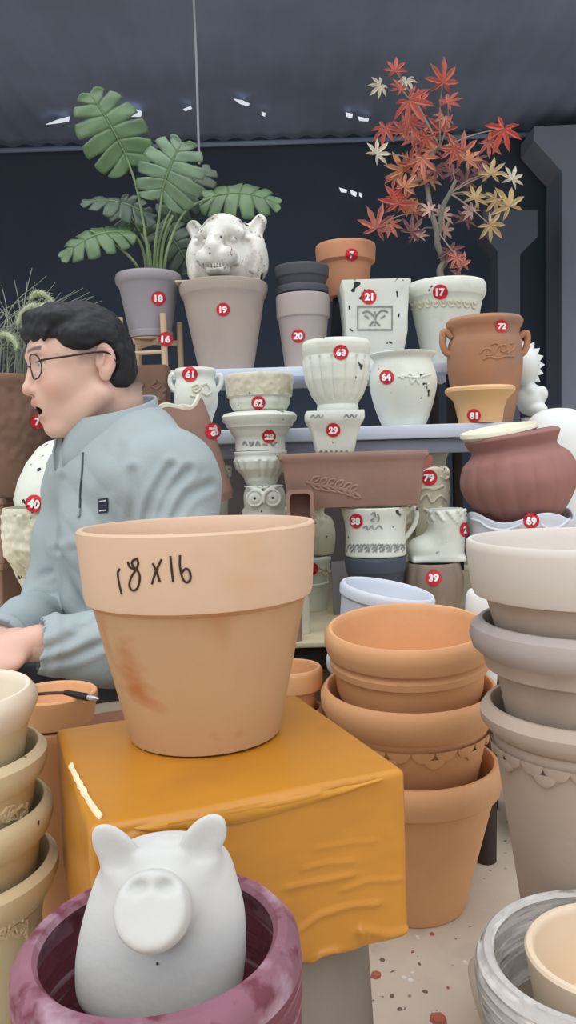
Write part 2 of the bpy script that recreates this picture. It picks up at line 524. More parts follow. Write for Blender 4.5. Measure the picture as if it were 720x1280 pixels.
BOWLM = M('whitewashed_grey', (186, 184, 180), .8, .1, 14, .6, 60, stain=[((236, 234, 230), .5, 12, .12, (1, 1, 9)), ((110, 106, 104), .62, 16, .08, (1, 1, 10))], bdist=.004)
DISH = M('dish_sand', (226, 206, 180), .75, .04, 5, .1, 90)
STONE = M('stone_grey', (138, 128, 116), .85, .1, 7, .4, 60)
DBLUE = M('slate_blue_plastic', (72, 78, 92), .6, .08, 8, .15, 60)
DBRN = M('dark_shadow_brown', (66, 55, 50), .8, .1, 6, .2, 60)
BR39 = M('brown_stone', (142, 124, 110), .85, .14, 14, .6, 50)
INK = M('marker_ink', (58, 38, 30), .6, .05, 5, 0)
WOOD = M('pale_bamboo', (196, 170, 138), .6, .08, 12, .1, 60, aniso=(1, 1, .15))

# ------------------------------------------------------------------ the setting
fl = MB(); fl.add(boxvf((-7, -4, -.1), (7, 7, 0)))
struct(fl.build('floor', CON, smooth=False))
struct(MB().add(boxvf((-4.2, 5.6, 0), (4.2, 5.75, 3.6))).build('wall_back', WALLM, smooth=False))
struct(MB().add(boxvf((-4.2, 3.3, 0), (-4.05, 5.6, 3.6))).build('wall_left', WALLM, smooth=False))
struct(MB().add(boxvf((4.05, 3.3, 0), (4.2, 5.6, 3.6))).build('wall_right', WALLM, smooth=False))
# corrugated roof over the back of the stall
V = []; Fc = []; zc = P(360, 172, 5.6).z; nx, ny = 420, 12
for j in range(ny + 1):
    for i in range(nx + 1):
        x = -4.2 + 8.4 * i / nx; y = 3.3 + 2.35 * j / ny
        V.append((x, y, zc + .022 * math.sin(x * 2 * PI / .16) * .45))
n0 = len(V); V += [(a, b, c + .03) for a, b, c in V]
for j in range(ny):
    for i in range(nx):
        k = j * (nx + 1) + i
        Fc.append((k, k + nx + 1, k + nx + 2, k + 1)); Fc.append((n0 + k, n0 + k + 1, n0 + k + nx + 2, n0 + k + nx + 1))
struct(mk('ceiling', V, Fc, CEILM, angle=None))
for i, yy in enumerate(()):
    struct(MB().add(boxvf((-4.05, yy, zc - .09), (4.05, yy + .05, zc - .03), .008)).build('trim_%d' % (i + 3), CEILM))
a = P(-500, 150, 5.5); b = P(1200, 150, 5.5)
struct(MB().add(tubevf([(-4.05, 5.52, zc - .06), (4.05, 5.52, zc - .06)], .016, 10)).build('trim_1', CEILM))
# post with a splayed bracket, and the pier at the right
def slab(name, poly, d, th, mat):
    """outline given in pixels at distance d, extruded backwards into a beam"""
    p = [P(x, y, d) for x, y in poly]; n = len(p)
    V = p + [Vector((q.x, q.y + th, q.z)) for q in p]
    Fc = [tuple(range(n)), tuple(range(2 * n - 1, n - 1, -1))] + [(i, i + n, (i + 1) % n + n, (i + 1) % n) for i in range(n)]
    return mk(name, V, Fc, mat, smooth=False)
zt = 40
struct(slab('trim_2', [(622, 700), (650, 700), (650, 318), (672, 296), (672, 262), (604, 262), (604, 292), (622, 314)], 5.0, .18, M('post_dark', (88, 94, 107), .9, .08, 2, .1, 30)))
struct(slab('wall_pier', [(702, 720), (840, 720), (840, 150), (668, 158), (668, 176), (682, 192), (702, 214)], 5.25, .3, M('pier_grey', (134, 141, 156), .9, .06, 1.5, .1, 30)))
# glowing patches standing for daylight through small tears high in the back wall
TEAR = bpy.data.materials.new('daylight_tear'); TEAR.use_nodes = True
TEAR.node_tree.nodes['Principled BSDF'].inputs['Emission Color'].default_value = (.8, .88, 1, 1)
TEAR.node_tree.nodes['Principled BSDF'].inputs['Emission Strength'].default_value = .55
tears = [[(57, 156), (72, 150), (87, 146), (86, 152), (74, 154)], [(156, 140), (166, 136), (178, 140), (176, 146), (162, 146)],
         [(292, 124), (303, 126), (312, 130), (310, 133), (300, 130)], [(327, 140), (332, 142), (331, 146), (327, 144)], [(229, 137), (238, 133), (240, 136), (232, 139)],
         [(432, 141), (441, 143), (440, 148), (433, 146)], [(447, 146), (461, 149), (460, 152), (449, 151)], [(424, 235), (434, 238), (433, 241), (426, 240)], [(438, 238), (446, 241), (445, 246), (439, 243)], [(449, 241), (453, 243), (452, 247), (449, 245)]]
for i, t in enumerate(tears):
    d = 5.56
    # tears above the wall line sit in the roof
    pts = []
    for q in t:
        v = ray(*q); tt = (5.585) / v.y; p = EYE + v * tt
        if p.z > zc - .06: tt = (zc - .045 - CH) / v.z; p = EYE + v * tt
        pts.append(p)
    n = len(pts)
    V = pts + [p + Vector((0, .006, .006)) for p in pts]
    struct(mk('daylight_gap_%d' % (i + 1), V, [tuple(range(n)), tuple(range(2 * n - 1, n - 1, -1))] + [(k, k + n, (k + 1) % n + n, (k + 1) % n) for k in range(n)], TEAR, smooth=False))
# hanging wire
w0 = EYE + ray(240, -60) * 3.55; w1 = P(249, 205, 3.55)
w0.y = w1.y; w0.x = w1.x - .0; w0.z = zc - .02
ww = MB().add(tubevf([w0, w0.lerp(w1, .5) + Vector((.004, 0, 0)), w1], .0055, 8)).build('hanging_wire', M('wire_grey', (150, 152, 160), .6, .05, 5, 0))
tag(ww, 'thin grey wire hanging straight down from the dark roof above the monstera', 'wire')

# ------------------------------------------------------------------ display shelf and table
TZ = P(388, 803, 1.68).z
zu = P(300, 459, 2.32).z; zm = P(500, 531, 1.98).z
sh = thing('display_shelf', 'white steel two-tier display shelf carrying the whitewashed pots', 'shelf', (0, 2.3, TZ))
def loc(o, lo, hi): 
    l = o.location
    return (lo[0] - l.x, lo[1] - l.y, lo[2] - l.z), (hi[0] - l.x, hi[1] - l.y, hi[2] - l.z)
UXL, UXR = P(140, 460, 2.32).x, P(588, 455, 2.32).x
MXL, MXR = P(150, 540, 1.98).x, P(667, 530, 1.98).x
def shp(name, lo, hi, mat, bev=.003): return MB().add(boxvf(*loc(sh, lo, hi), bev)).build(name, mat, sh)
shp('shelf_board', (UXL, 2.345, zu - .028), (UXR, 2.74, zu), STEEL)
shp('shelf_board', (MXL, 2.0, zm - .034), (MXR, 2.72, zm), STEEL)
shp('rail', (MXL, 2.02, zm - .072), (MXR, 2.05, zm - .036), RAILM)
for x in (MXL + .02, MXR - .05):
    for y in (2.06, 2.69): shp('upright', (x, y, TZ), (x + .03, y + .03, zm - .036), DARKW)
for x in (UXL + .02, UXR - .05):
    for y in (2.40, 2.69): shp('upright', (x, y, zm), (x + .03, y + .03, zu - .028), DARKW)
shp('back_panel', (MXL, 2.722, TZ), (P(560, 600, 2.72).x, 2.735, zm - .036), PANEL)
tb = thing('table', 'long pale board table under the stacked white pots', 'table', (0, 2.2, 0))
tl = tb.location
TXL, TXR = -1.32, 1.15
MB().add(boxvf((TXL, 1.68 - 2.2, TZ - .012), (TXR, .62, TZ), .003)).build('tabletop', TBL, tb)
MB().add(boxvf((TXL, 1.70 - 2.2, TZ - .06), (TXR, 1.72 - 2.2, TZ - .012))).build('apron', DARKW, tb)
MB().add(boxvf((TXL, .55, 0.0), (TXR, .57, TZ - .012))).build('shade_board', DARKW, tb)  # dark sheet added to stand for the shadow beneath the table
for x in (TXL + .05, -.3, .35, TXR - .1):
    for y in (1.76 - 2.2, .48): MB().add(boxvf((x, y, 0), (x + .05, y + .05, TZ - .012), .004)).build('leg', DARKW, tb)

TZ += .0006; zu += .0006; zm += .0006
# ------------------------------------------------------------------ foreground pots
BOXZ = CH - .283
def ground(px, py, z):
    v = ray(px, py); return EYE + v * ((z - CH) / v.z)
big = pot('flower_pot', 'large marbled terracotta pot with 18 X 16 written on its rim, on the yellow box', 'flower pot', 251, .83,
          [(90, 918), (94, 914), (131, 748), (139, 742), (140.5, 736), (146, 664), (146, 657)], BIGT, BOXZ + .0012, .0075, rim=3, rim_mat=BIGR, tilt=(0, -.4))
body = [c for c in big.children if c.name.startswith('rim')]
strokes(big, 'handwriting', [[(150, 711), (147.5, 716), (149, 728), (152.5, 743)],
    [(172, 698), (166, 701), (166, 707), (172, 713), (175, 722), (172, 735), (166, 738), (162, 732), (164, 722), (170, 712), (173, 704), (171, 698)],
    [(160, 702), (162, 708), (167, 711), (172, 710)],
    [(191, 704), (196, 715), (200, 727)], [(202, 699), (195, 714), (190, 730)],
    [(213, 695), (214.5, 710), (216.5, 727)],
    [(225, 694), (225, 708), (228, 722), (233, 728), (238, 724), (237, 714), (232, 711), (227, 716)]], .0011, INK, on=body, n=8, label='dark marker writing 18 X 16')

# yellow taped box
NL = ground(125, 1035, BOXZ); NR = ground(515, 960, BOXZ); BL = ground(60, 912, BOXZ); BRr = ground(365, 868, BOXZ)
ex = ((NR - NL) + (BRr - BL)) / 2; ey = ((BL - NL) + (BRr - NR)) / 2
cen = (NL + NR + BL + BRr) / 4
bw, bl = ex.length, ey.length
yaw = math.atan2(ex.y, ex.x); BH = .158
box = thing('cardboard_box', 'cardboard box wrapped in glossy yellow packing tape under the large marbled pot', 'box', (cen.x, cen.y, BOXZ - BH), (0, 0, yaw))
TAPE = M('yellow_tape', (190, 128, 36), .34, .08, 6, .25, 26, stain=[((170, 110, 40), .54, 9, .25), ((202, 140, 42), .6, 5, .2)], spec=.5)
bmx = bmesh.new()
bmesh.ops.create_grid(bmx, x_segments=1, y_segments=1, size=1)
bmx.clear()
Vb = []; Fb = []; key = {}
nx, ny, nz = 110, 90, 70
def bp(i, j, k):
    q = (i, j, k)
    if q not in key:
        x, y, z = (i / nx - .5) * bw, (j / ny - .5) * bl, k / nz * BH
        # rounded edges
        r = .007; lo = Vector((-bw / 2 + r, -bl / 2 + r, r)); hi = Vector((bw / 2 - r, bl / 2 - r, BH - r))
        p = Vector((x, y, z)); c = Vector([min(max(p[t], lo[t]), hi[t]) for t in range(3)])
        dd = p - c
        if dd.length > 1e-9 and sum(abs(t) > 1e-9 for t in dd) > 1: p = c + dd.normalized() * r
        key[q] = len(Vb); Vb.append(p)
    return key[q]
for j in range(ny):
    for i in range(nx):
        Fb.append((bp(i, j, nz), bp(i + 1, j, nz), bp(i + 1, j + 1, nz), bp(i, j + 1, nz))); Fb.append((bp(i, j, 0), bp(i, j + 1, 0), bp(i + 1, j + 1, 0), bp(i + 1, j, 0)))
for k in range(nz):
    for i in range(nx):
        Fb.append((bp(i, 0, k), bp(i + 1, 0, k), bp(i + 1, 0, k + 1), bp(i, 0, k + 1))); Fb.append((bp(i, ny, k), bp(i, ny, k + 1), bp(i + 1, ny, k + 1), bp(i + 1, ny, k)))
    for j in range(ny):
        Fb.append((bp(0, j, k), bp(0, j, k + 1), bp(0, j + 1, k + 1), bp(0, j + 1, k))); Fb.append((bp(nx, j, k), bp(nx, j + 1, k), bp(nx, j + 1, k + 1), bp(nx, j, k + 1)))
binv = mw(box).inverted()
def onfront(px, py):
    a = binv @ EYE; v = binv.to_3x3() @ ray(px, py); t = (-bl / 2 - a.y) / v.y; q = a + v * t
    return np.array((q.x, q.z))
ridges = [([(150, 1052), (200, 1030), (260, 1018), (330, 1006), (400, 990)], .0035, .006), ([(360, 1108), (400, 1100), (440, 1092)], .0025, .0035), ([(375, 1160), (400, 1142), (440, 1130), (470, 1128)], .003, .0045),
          ([(430, 1110), (460, 1100), (500, 1098)], .002, .0035), ([(375, 1218), (400, 1192), (420, 1186)], .004, .005), ([(450, 1160), (485, 1166), (518, 1160)], .0035, .006), ([(380, 1085), (410, 1078), (440, 1076)], .0016, .003),
          ([(395, 1060), (430, 1054), (470, 1050)], .0012, .003), ([(450, 1155), (452, 1172)], .003, .004)]
RG = []
for pts, amp, wd in ridges:
    q = np.array([onfront(*p) for p in pts]); RG.append((q, amp, wd))
for n_, p in enumerate(Vb):
    q = p.copy()
    nz_ = noise.noise(Vector((q.x * 16, q.y * 16, q.z * 26 + 3))) * .0011 + noise.noise(Vector((q.x * 60, q.y * 60, q.z * 90))) * .0004
    if q.y < -bl / 2 + .004:
        uv = np.array((q.x, q.z)); dsp = 0
        for pts, amp, wd in RG:
            best = 9
            for a_, b_ in zip(pts, pts[1:]):
                ab = b_ - a_; t = np.clip((uv - a_) @ ab / (ab @ ab), 0, 1); e = uv - a_ - t * ab
                dd_ = math.hypot(*e)
                if e[1] > 0: dd_ *= 2.6
                best = min(best, dd_)
            dsp += amp * math.exp(-(best / wd) ** 2)
        p.y -= dsp + nz_
    elif q.z > BH - .004: p.z += nz_ * .5
    elif q.x < -bw / 2 + .004: p.x += nz_
    if q.z < .01 and q.y < -bl / 2 + .02: p.z += .004 * noise.noise(Vector((q.x * 30, 0, 5)))
mk('carton', Vb, Fb, TAPE, box, angle=None)
TORN = M('torn_tape_edge', (238, 214, 176), .7, .12, 40, .5, 90)
def edgetape(px_pts, w, name, mat, up=.0016):
    pts = []
    for q in catmull(px_pts, 6):
        g = binv @ ground(q[0], q[1], BOXZ); pts.append(Vector((g.x, g.y, BH + up)))
    mb = MB(); mb.add(tubevf(pts, [w * (.55 + .45 * abs(noise.noise(p * 140))) for p in pts], 6, .35)); return mb.build(name, mat, box)
o = edgetape([(88, 958), (97, 977), (107, 996), (118, 1014), (126, 1024)], .0042, 'torn_tape', TORN); o['label'] = 'pale torn tape along the left top edge'
# the crumpled tape flap hanging over the front edge
V = []; Fc = []; nu = 40
for i in range(nu + 1):
    u = i / nu; x = -bw / 2 + .035 + u * (bw - .06)
    hgt = .018 * (math.sin(PI * min(1, u * 1.0)) ** .6) * (1 - .55 * u)
    for j in range(5):
        v = j / 4
        V.append((x, -bl / 2 - .0015 - .0025 * math.sin(v * PI) - .0009 * noise.noise(Vector((x * 60, v * 3, 1))), BH - .004 - v * hgt + .002 * noise.noise(Vector((x * 40, 2, v)))))
for i in range(nu):
    for j in range(4): k = i * 5 + j; Fc.append((k, k + 1, k + 6, k + 5))
mk('tape_flap', V, Fc, M('yellow_tape_crumpled', (196, 136, 44), .35, .1, 20, .5, 60), box, angle=None)

# stone pot the box stands on
pot('stone_pedestal_pot', 'upturned grey stone pot under the yellow taped box', 'flower pot', 0, .81, [(176, 1600), (180, 1560), (168, 1240), (163, 1226), (156, 1222)], STONE, 0, .02, solid=True, xy=(cen.x + .005, 0))
o = COL.objects[-1]
st = [q for q in COL.objects if q.name.startswith('stone_pedestal_pot')][0]
# stretch so it meets the underside of the box
st.scale = (1, 1, (BOXZ - BH - .001) / st['_h'])
st.matrix_basis = Matrix.LocRotScale(st.location, st.rotation_euler, st.scale)

# purple bowl with the pig
PD = .52
pc = P(203, 1172, PD); ps = mpp(203, 1172, PD)
purp = pot('round_planter', 'worn purple glazed round planter holding the grey pig', 'planter', 203, PD,
           [(120, 1450), (150, 1420), (168, 1340), (174, 1260), (177, 1206), (175, 1182), (168, 1174)], PURP, None, .0135, rim=4, rim_mat=PURR, seg=128, sweep=True, smooth=False, tilt=(0, -1.5), rf=lambda r, z, a, H: r * (1 + .0035 * math.sin(z * 900 + 2 * math.sin(a * 3)) * (z < H - .025)))
pb = purp.location.z
sp = pot('upturned_pot', 'clay pot supporting the worn purple planter', 'flower pot', 203, PD, [(130, 1560), (140, 1550), (118, 1470), (110, 1460)], STONE, 0, .01, solid=True, xy=(purp.location.x, 0))
sp.scale = (1, 1, (pb - .003) / sp['_h']); sp.matrix_basis = Matrix.LocRotScale(sp.location, sp.rotation_euler, sp.scale)

# pig
pg = P(200, 1160, PD - .005); S = mpp(200, 1150, PD - .005)
pig = thing('pig_figurine', 'pale grey plaster pig figurine with round snout sitting in the purple planter', 'figurine', (pg.x, pg.y, P(200, 1245, PD).z))
pz = pig.location.z
def pl(px, py, dy=0.0):
    q = P(px, py, PD - .005 + dy); return np.array((q.x - pig.location.x, q.y - pig.location.y, q.z - pz))
s = SDF((-.075, -.09, -.07), (.075, .08, .16), .0017)
pf = [(1252, 92, 200), (1245, 101, 200), (1230, 105, 199), (1200, 107, 200), (1170, 105, 202), (1140, 100, 204), (1110, 91, 204.5), (1090, 83, 206), (1076, 74, 207), (1066, 60, 208), (1060, 42, 208), (1057, 12, 208)]
pf = catmull([np.array((q[0], q[1], q[2])) for q in pf], 5)
zz_ = np.array([pl(q[2], q[0])[2] for q in pf]); rx_ = np.array([q[1] * S for q in pf]); cx_ = np.array([pl(q[2], q[0])[0] for q in pf])
o_ = np.argsort(zz_)
s.prof(zz_[o_], rx_[o_], rx_[o_] * .5 + .002, cx_[o_], np.interp(zz_[o_], [zz_.min(), zz_.max()], [0, .012]), .004)
for px, py, tx, ty, sgn in ((165, 1088, 128, 1042, -1), (236, 1078, 270, 1028, 1)):
    a = pl(px, py, 0.0); b = pl(tx, ty, -.004)
    ax = (b - a) / np.linalg.norm(b - a)
    zz = ax; yy = np.cross(zz, (1, 0, 0)); yy /= np.linalg.norm(yy); xx = np.cross(yy, zz)
    Rr = np.stack([xx, yy, zz], 1)
    c = (a + b) / 2
    s.ell(c, (25 * S, 11 * S, 44 * S), .012, R=Rr)
    s.ell(c + np.array((0, -11 * S, 0)) + zz * 7 * S, (16 * S, 6 * S, 27 * S), .008, True, R=Rr)
# snout: a disc tilted upward
sn = pl(190, 1138, -.048); nrm = np.array((-.02, -.86, .5)); nrm /= np.linalg.norm(nrm)
s.cap(sn + (-nrm) * .03, sn - nrm * .004, 40 * S, 43 * S, .01)
s.cap(sn - nrm * .001, sn + nrm * .006, 42 * S, 40 * S, .004)
xx = np.array((1, 0, 0.0)); zz = np.cross(xx, nrm)
# flatten the snout end
Rf = np.stack([xx, nrm, np.cross(xx, nrm)], 1)
s.box(sn + nrm * (.010 + .03), (.05, .03, .05), .002, .004, True, R=Rf)
for dx in (-15, 18):
    s.ell(sn + nrm * .010 + xx * dx * S - zz * 24 * S, (12 * S, .007, 7 * S), .005, True, R=Rf)
s.ell(pl(197, 1204, -.0535), .0016, .001, True)
sdfobj('figure', s, PIGM, pig)
o_ = strokes(pig, 'drain_hole', [[(195.6, 1204), (198, 1204)]], .0009, INK)

# three orange terracotta pots
tx = P(512, 900, 1.28).x; gx_ = P(735, 850, .95).x; lx_ = P(-70, 1000, .8).x
tA = pot('flower_pot', 'orange terracotta pot with 18 in marker, lowest of the orange stack', 'flower pot', 511, 1.28, [(60, 1130), (64, 1124), (101, 985), (108, 980), (111, 968), (111, 955), (106, 948)], TERRA, 0, .008, rim=3, group=None, xy=(tx, 0))
body = [c for c in tA.children if c.name.startswith('body')]
strokes(tA, 'handwriting', [[(519, 991), (518, 998), (516, 1006)], [(534, 990), (527, 992), (527, 999), (533, 1004), (536, 1009), (530, 1014), (526, 1009), (532, 1002), (537, 996), (534, 990)]], .0013, INK, on=body, label='marker writing 18')
tB = pot('flower_pot', 'orange terracotta pot with scalloped trim, middle of the orange stack', 'flower pot', 510, 1.28, [(66, 1030), (70, 1026), (95, 905), (98, 896), (104, 890), (110, 876), (110, 862), (106, 856)], TERRA, None, .008, rim=3, tilt=(3, -.5), xy=(tx, 0))
tC = pot('flower_pot', 'wide orange terracotta pot on top of the orange stack', 'flower pot', 508, 1.28, [(70, 908), (75, 904), (91, 858), (93, 832), (98, 830), (99, 822), (95, 816), (101, 812), (104.5, 800), (104, 788), (100, 783)], TERRA, None, .0085, rim=3, tilt=(5.5, -1.2), xy=(tx, 0))
def scallops(root, zpx, d, cx, n, w, mat, a0=-1.0, rows=True, arc=(PI, 2 * PI), body_r=None):
    """fish-scale trim: overlapping half discs laid round the pot below its rim"""
    body = [c for c in root.children if c.name.startswith('body')][0]
    inv = root.matrix_basis.inverted()
    zl = P(cx, zpx, d).z - root.location.z
    tr = BVHTree.FromPolygons([v.co for v in body.data.vertices], [tuple(p.vertices) for p in body.data.polygons])
    mb = MB()
    def place(a, z, rad):
        V = []; Fc = []
        sg = 12
        for lay, off in ((0, -.001), (1, .0046), (2, .0058)):
            for i in range(sg + 1):
                b = PI * i / sg; q = rad * (1 if lay < 2 else .8)
                x = q * math.cos(b); zz = -q * math.sin(b) * 1.05
                aa = a + x / body_r
                h = tr.ray_cast(Vector((math.cos(aa) * .5, math.sin(aa) * .5, z + zz)), Vector((-math.cos(aa), -math.sin(aa), 0)))
                p = h[0] if h[0] is not None else Vector((math.cos(aa) * body_r, math.sin(aa) * body_r, z + zz))
                nrm = Vector((math.cos(aa), math.sin(aa), .2)).normalized()
                V.append(p + nrm * off)
        for l in range(2):
            for i in range(sg): k = l * (sg + 1) + i; Fc.append((k, k + 1, k + sg + 2, k + sg + 1))
        Fc.append(tuple(2 * (sg + 1) + i for i in range(sg + 1)))
        mb.add((V, Fc))
    for i in range(n):
        a = 2 * PI * (i + .5) / n
        place(a, zl, w)
    for i in range(0, n):
        if i % 2 == 0: place(2 * PI * (i + 1) / n, zl - w * .72, w * .95)
    return mb.build('scallop_trim', mat, root)
scallops(tB, 903, 1.28, 510, 22, .0165, TERRA, body_r=95 * 1.28e-3)

# gray stack at the right
gA = pot('flower_pot', 'greige pot with scalloped trim, lowest of the tall stack at right', 'flower pot', 735, .95, [(54, 1330), (58, 1324), (112, 932), (115, 918), (114, 914), (122, 908), (129, 898), (130, 888), (124, 879)], GREYB, 0, .009, rim=4, xy=(gx_, 0))
scallops(gA, 925, .95, 735, 24, .0142, GREYB, body_r=112 * .95e-3)
gB = pot('flower_pot', 'greige pot with thick grey roll rim, middle of the tall stack at right', 'flower pot', 735, .95, [(74, 1010), (78, 1004), (108, 850), (112, 838), (124, 832), (127, 818), (131, 814), (140, 806), (144, 792), (141, 780), (134, 775)], GREYB, None, .009, rim=6, rim_mat=GREYD, xy=(gx_, 0))
gC = pot('flower_pot', 'pale greige pot with tall plain rim band, top of the stack at right', 'flower pot', 735, .95, [(88, 860), (92, 856), (124, 744), (138, 740), (141, 734), (148, 682), (147, 674)], GREYB, None, .008, rim=3, rim_mat=GREYT, xy=(gx_, 0))

# cream stack at the left
dl = .8
cxs = -68
c0 = pot('flower_pot', 'cream clay pot with dark chips, lowest of the left stack', 'flower pot', cxs, dl, [(62, 1480), (68, 1474), (112, 1128), (118, 1124), (120, 1118), (126, 1110), (131, 1098), (131, 1086), (126, 1080)], CREAM, 0, .006, rim=4, seg=128, xy=(lx_, 0))
c1 = pot('flower_pot', 'cream clay pot, third down in the left stack', 'flower pot', cxs, dl, [(88, 1190), (92, 1186), (112, 1060), (116, 1052), (124, 1044), (129, 1030), (129, 1016), (124, 1009)], CREAM, None, .006, rim=3, xy=(lx_, 0))
c2 = pot('flower_pot', 'cream clay pot with leaf carving, second from the top of the left stack', 'flower pot', cxs, dl, [(86, 1110), (90, 1106), (110, 988), (114, 980), (121, 972), (126, 958), (126, 946), (121, 940)], CREAM, None, .006, rim=3, xy=(lx_, 0))
c3 = pot('flower_pot', 'pale ivory pot with rounded rim, top of the left stack', 'flower pot', cxs, dl, [(82, 1030), (86, 1026), (105, 916), (107, 908), (112, 900), (118, 886), (118, 874), (112, 866)], CREAM, None, .007, rim=3, rim_mat=CREAMT, xy=(lx_, 0))
for rt, py0 in ((c2, 1020), (c0, 1165)):
    b = [c for c in rt.children if c.name.startswith('body')]
    mbs = []
    for k in range(9):
        x0 = -2 + 4.6 * k
        mbs.append([(x0, py0 + 9 * math.sin(k)), (x0 + 5, py0 - 8 + 4 * math.cos(k * 2)), (x0 + 11, py0 - 12 + 5 * math.sin(k * 3))])
        mbs.append([(x0 - 2, py0 + 4), (x0 + 5, py0 + 8 * math.sin(k * 1.7)), (x0 + 10, py0 + 3)])
    mbs = [[(min(a, 33), b_) for a, b_ in l] for l in mbs]
    strokes(rt, 'leaf_relief', mbs, .0016, CREAM, on=b, n=4)

# bowl with dish at lower right
bz = P(750, 1195, .74).z
bw_ = pot('round_bowl', 'whitewashed grey ribbed bowl at the lower right holding a sand dish', 'bowl', 750, .74, [(88, 1470), (110, 1440), (140, 1330), (150, 1240), (152, 1214), (149, 1198), (143, 1192)], BOWLM, 0, .012, rim=3, seg=160, sweep=True, tilt=(0, -3), rf=lambda r, z, a, H: r * (1 + .011 * math.sin(z * 620 + .8 * math.sin(a * 2)) * (z > H - .07)))
# raised inner floor
k1 = [c for c in bw_.children if c.name.startswith('body')][0]
ds = pot('round_dish', 'sand coloured round dish nested inside the whitewashed grey bowl', 'dish', 762, .74, [(84, 1290), (92, 1284), (101, 1200), (102, 1186)], DISH, None, .009, sweep=True, rim=None, tilt=(0, -4))
ds['_support'] = 1
# disc that fills the bowl: soil-coloured grey base
hh = bw_['_h']; zf_ = (P(762, 1290, .74).z - bw_.location.z) - .002
rr_ = 128 * mpp(750, 1290, .74)
mk('inner_floor', *revolve([(0, zf_ - .02), (rr_ * .98, zf_ - .02), (rr_, zf_), (0, zf_)], 64), STONE, bw_)
# leaning saucer on the floor
sa = thing('saucer', 'small pale saucer standing on edge beside the whitewashed bowl', 'saucer', tuple(ground(594, 1303, 0)), (0, math.radians(70), math.radians(-10)))
prof = [(0, 0), (.042, 0), (.047, .004), (.052, .018), (.0505, .0195), (.0485, .018), (.044, .006), (0, .004)]
mk('dish', *revolve(prof, 64), M('pale_saucer', (206, 192, 174), .7, .05, 6, .1, 80), sa)
g = ground(596, 1300, 0); sa.location = (g.x + .005, g.y, .049)
sa.matrix_basis = Matrix.LocRotScale(sa.location, sa.rotation_euler, None)

# orange bowls behind the big pot
oB = pot('flower_pot', 'shaded terracotta pot below the small bowl behind the yellow box', 'flower pot', 362, 1.33, [(26, 1150), (30, 1146), (38, 900), (41, 896), (42, 888), (40, 884)], TERRA, 0, .006, xy=(P(362, 860, 1.33).x, 0))
oA = pot('clay_bowl', 'small terracotta bowl between the big marbled pot and orange stack', 'bowl', 362, 1.33, [(26, 900), (30, 896), (35, 862), (41, 858), (42, 838), (40, 834)], TERRA, None, .006, rim=3, xy=(P(362, 860, 1.33).x, 0))
# pots at left behind the box
lA = pot('flower_pot', 'terracotta pot under the saucer with the cable at left', 'flower pot', 72, 1.03, [(30, 1270), (34, 1260), (43, 920), (46, 916), (46, 906)], TERRA, 0, .006)
lz = topz(lA) + .003
lB = pot('saucer', 'round terracotta saucer with a black audio plug lying across it', 'saucer', 68, 1.03, [(44, 906), (47, 902), (53, 872), (53, 866)], TERRA, lz, .006)
lC = pot('flower_pot', 'pinkish clay pot with white rim peeking out behind the yellow box', 'flower pot', 150, 1.14, [(30, 1180), (36, 1174), (52, 906), (56, 903), (57, 896), (54, 893)], M('clay_pink', (206, 160, 136), .7, .06, 6, .1, 90), 0, .005, rim=3, rim_mat=IVORY)
# cable
cb = thing('audio_cable', 'black audio cable with metal plug lying on the terracotta saucer', 'cable', (0, 0, 0))
zc_ = topz(lB) + .005
cb.location = (lB.location.x, lB.location.y, zc_); cb.matrix_basis = Matrix.Translation(cb.location)
BLACK = M('black_plastic', (30, 28, 28), .4, .05, 8, 0)
METAL = M('plug_metal', (190, 190, 190), .3, .03, 8, 0, metal=1)
def cbl(px, py): 
    q = ground(px, py, zc_); return (q.x - cb.location.x, q.y - cb.location.y, 0)
MB().add(tubevf(catmull([cbl(20, 871), cbl(45, 868), cbl(62, 866.5), cbl(82, 866)], 8), .0022, 8)).build('cable', M('brown_cable', (70, 44, 36), .5, .05, 8, 0), cb)
MB().add(tubevf([cbl(80, 866), cbl(84, 866), cbl(102, 870), cbl(110, 871.5)], [.0028, .0036, .0048, .0048], 12)).build('plug_housing', BLACK, cb)
MB().add(tubevf([cbl(110, 871.5), cbl(118, 873), cbl(121, 873.6), cbl(123, 874)], [.0036, .0034, .0022, .001], 12)).build('plug_tip', METAL, cb)

# dark brown pot in the shade on the floor
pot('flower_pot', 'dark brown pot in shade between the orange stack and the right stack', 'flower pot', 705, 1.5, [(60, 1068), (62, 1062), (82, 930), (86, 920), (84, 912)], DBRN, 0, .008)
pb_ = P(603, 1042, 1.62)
br = tag(MB().add(boxvf((pb_.x - .09, 1.6, 0), (pb_.x + .03, 1.67, .05), .006)).build('dark_brick', M('dark_brick', (92, 78, 72), .9, .15, 12, .5, 40)), 'dark brick lying on the floor in the shade behind the orange stack', 'brick')

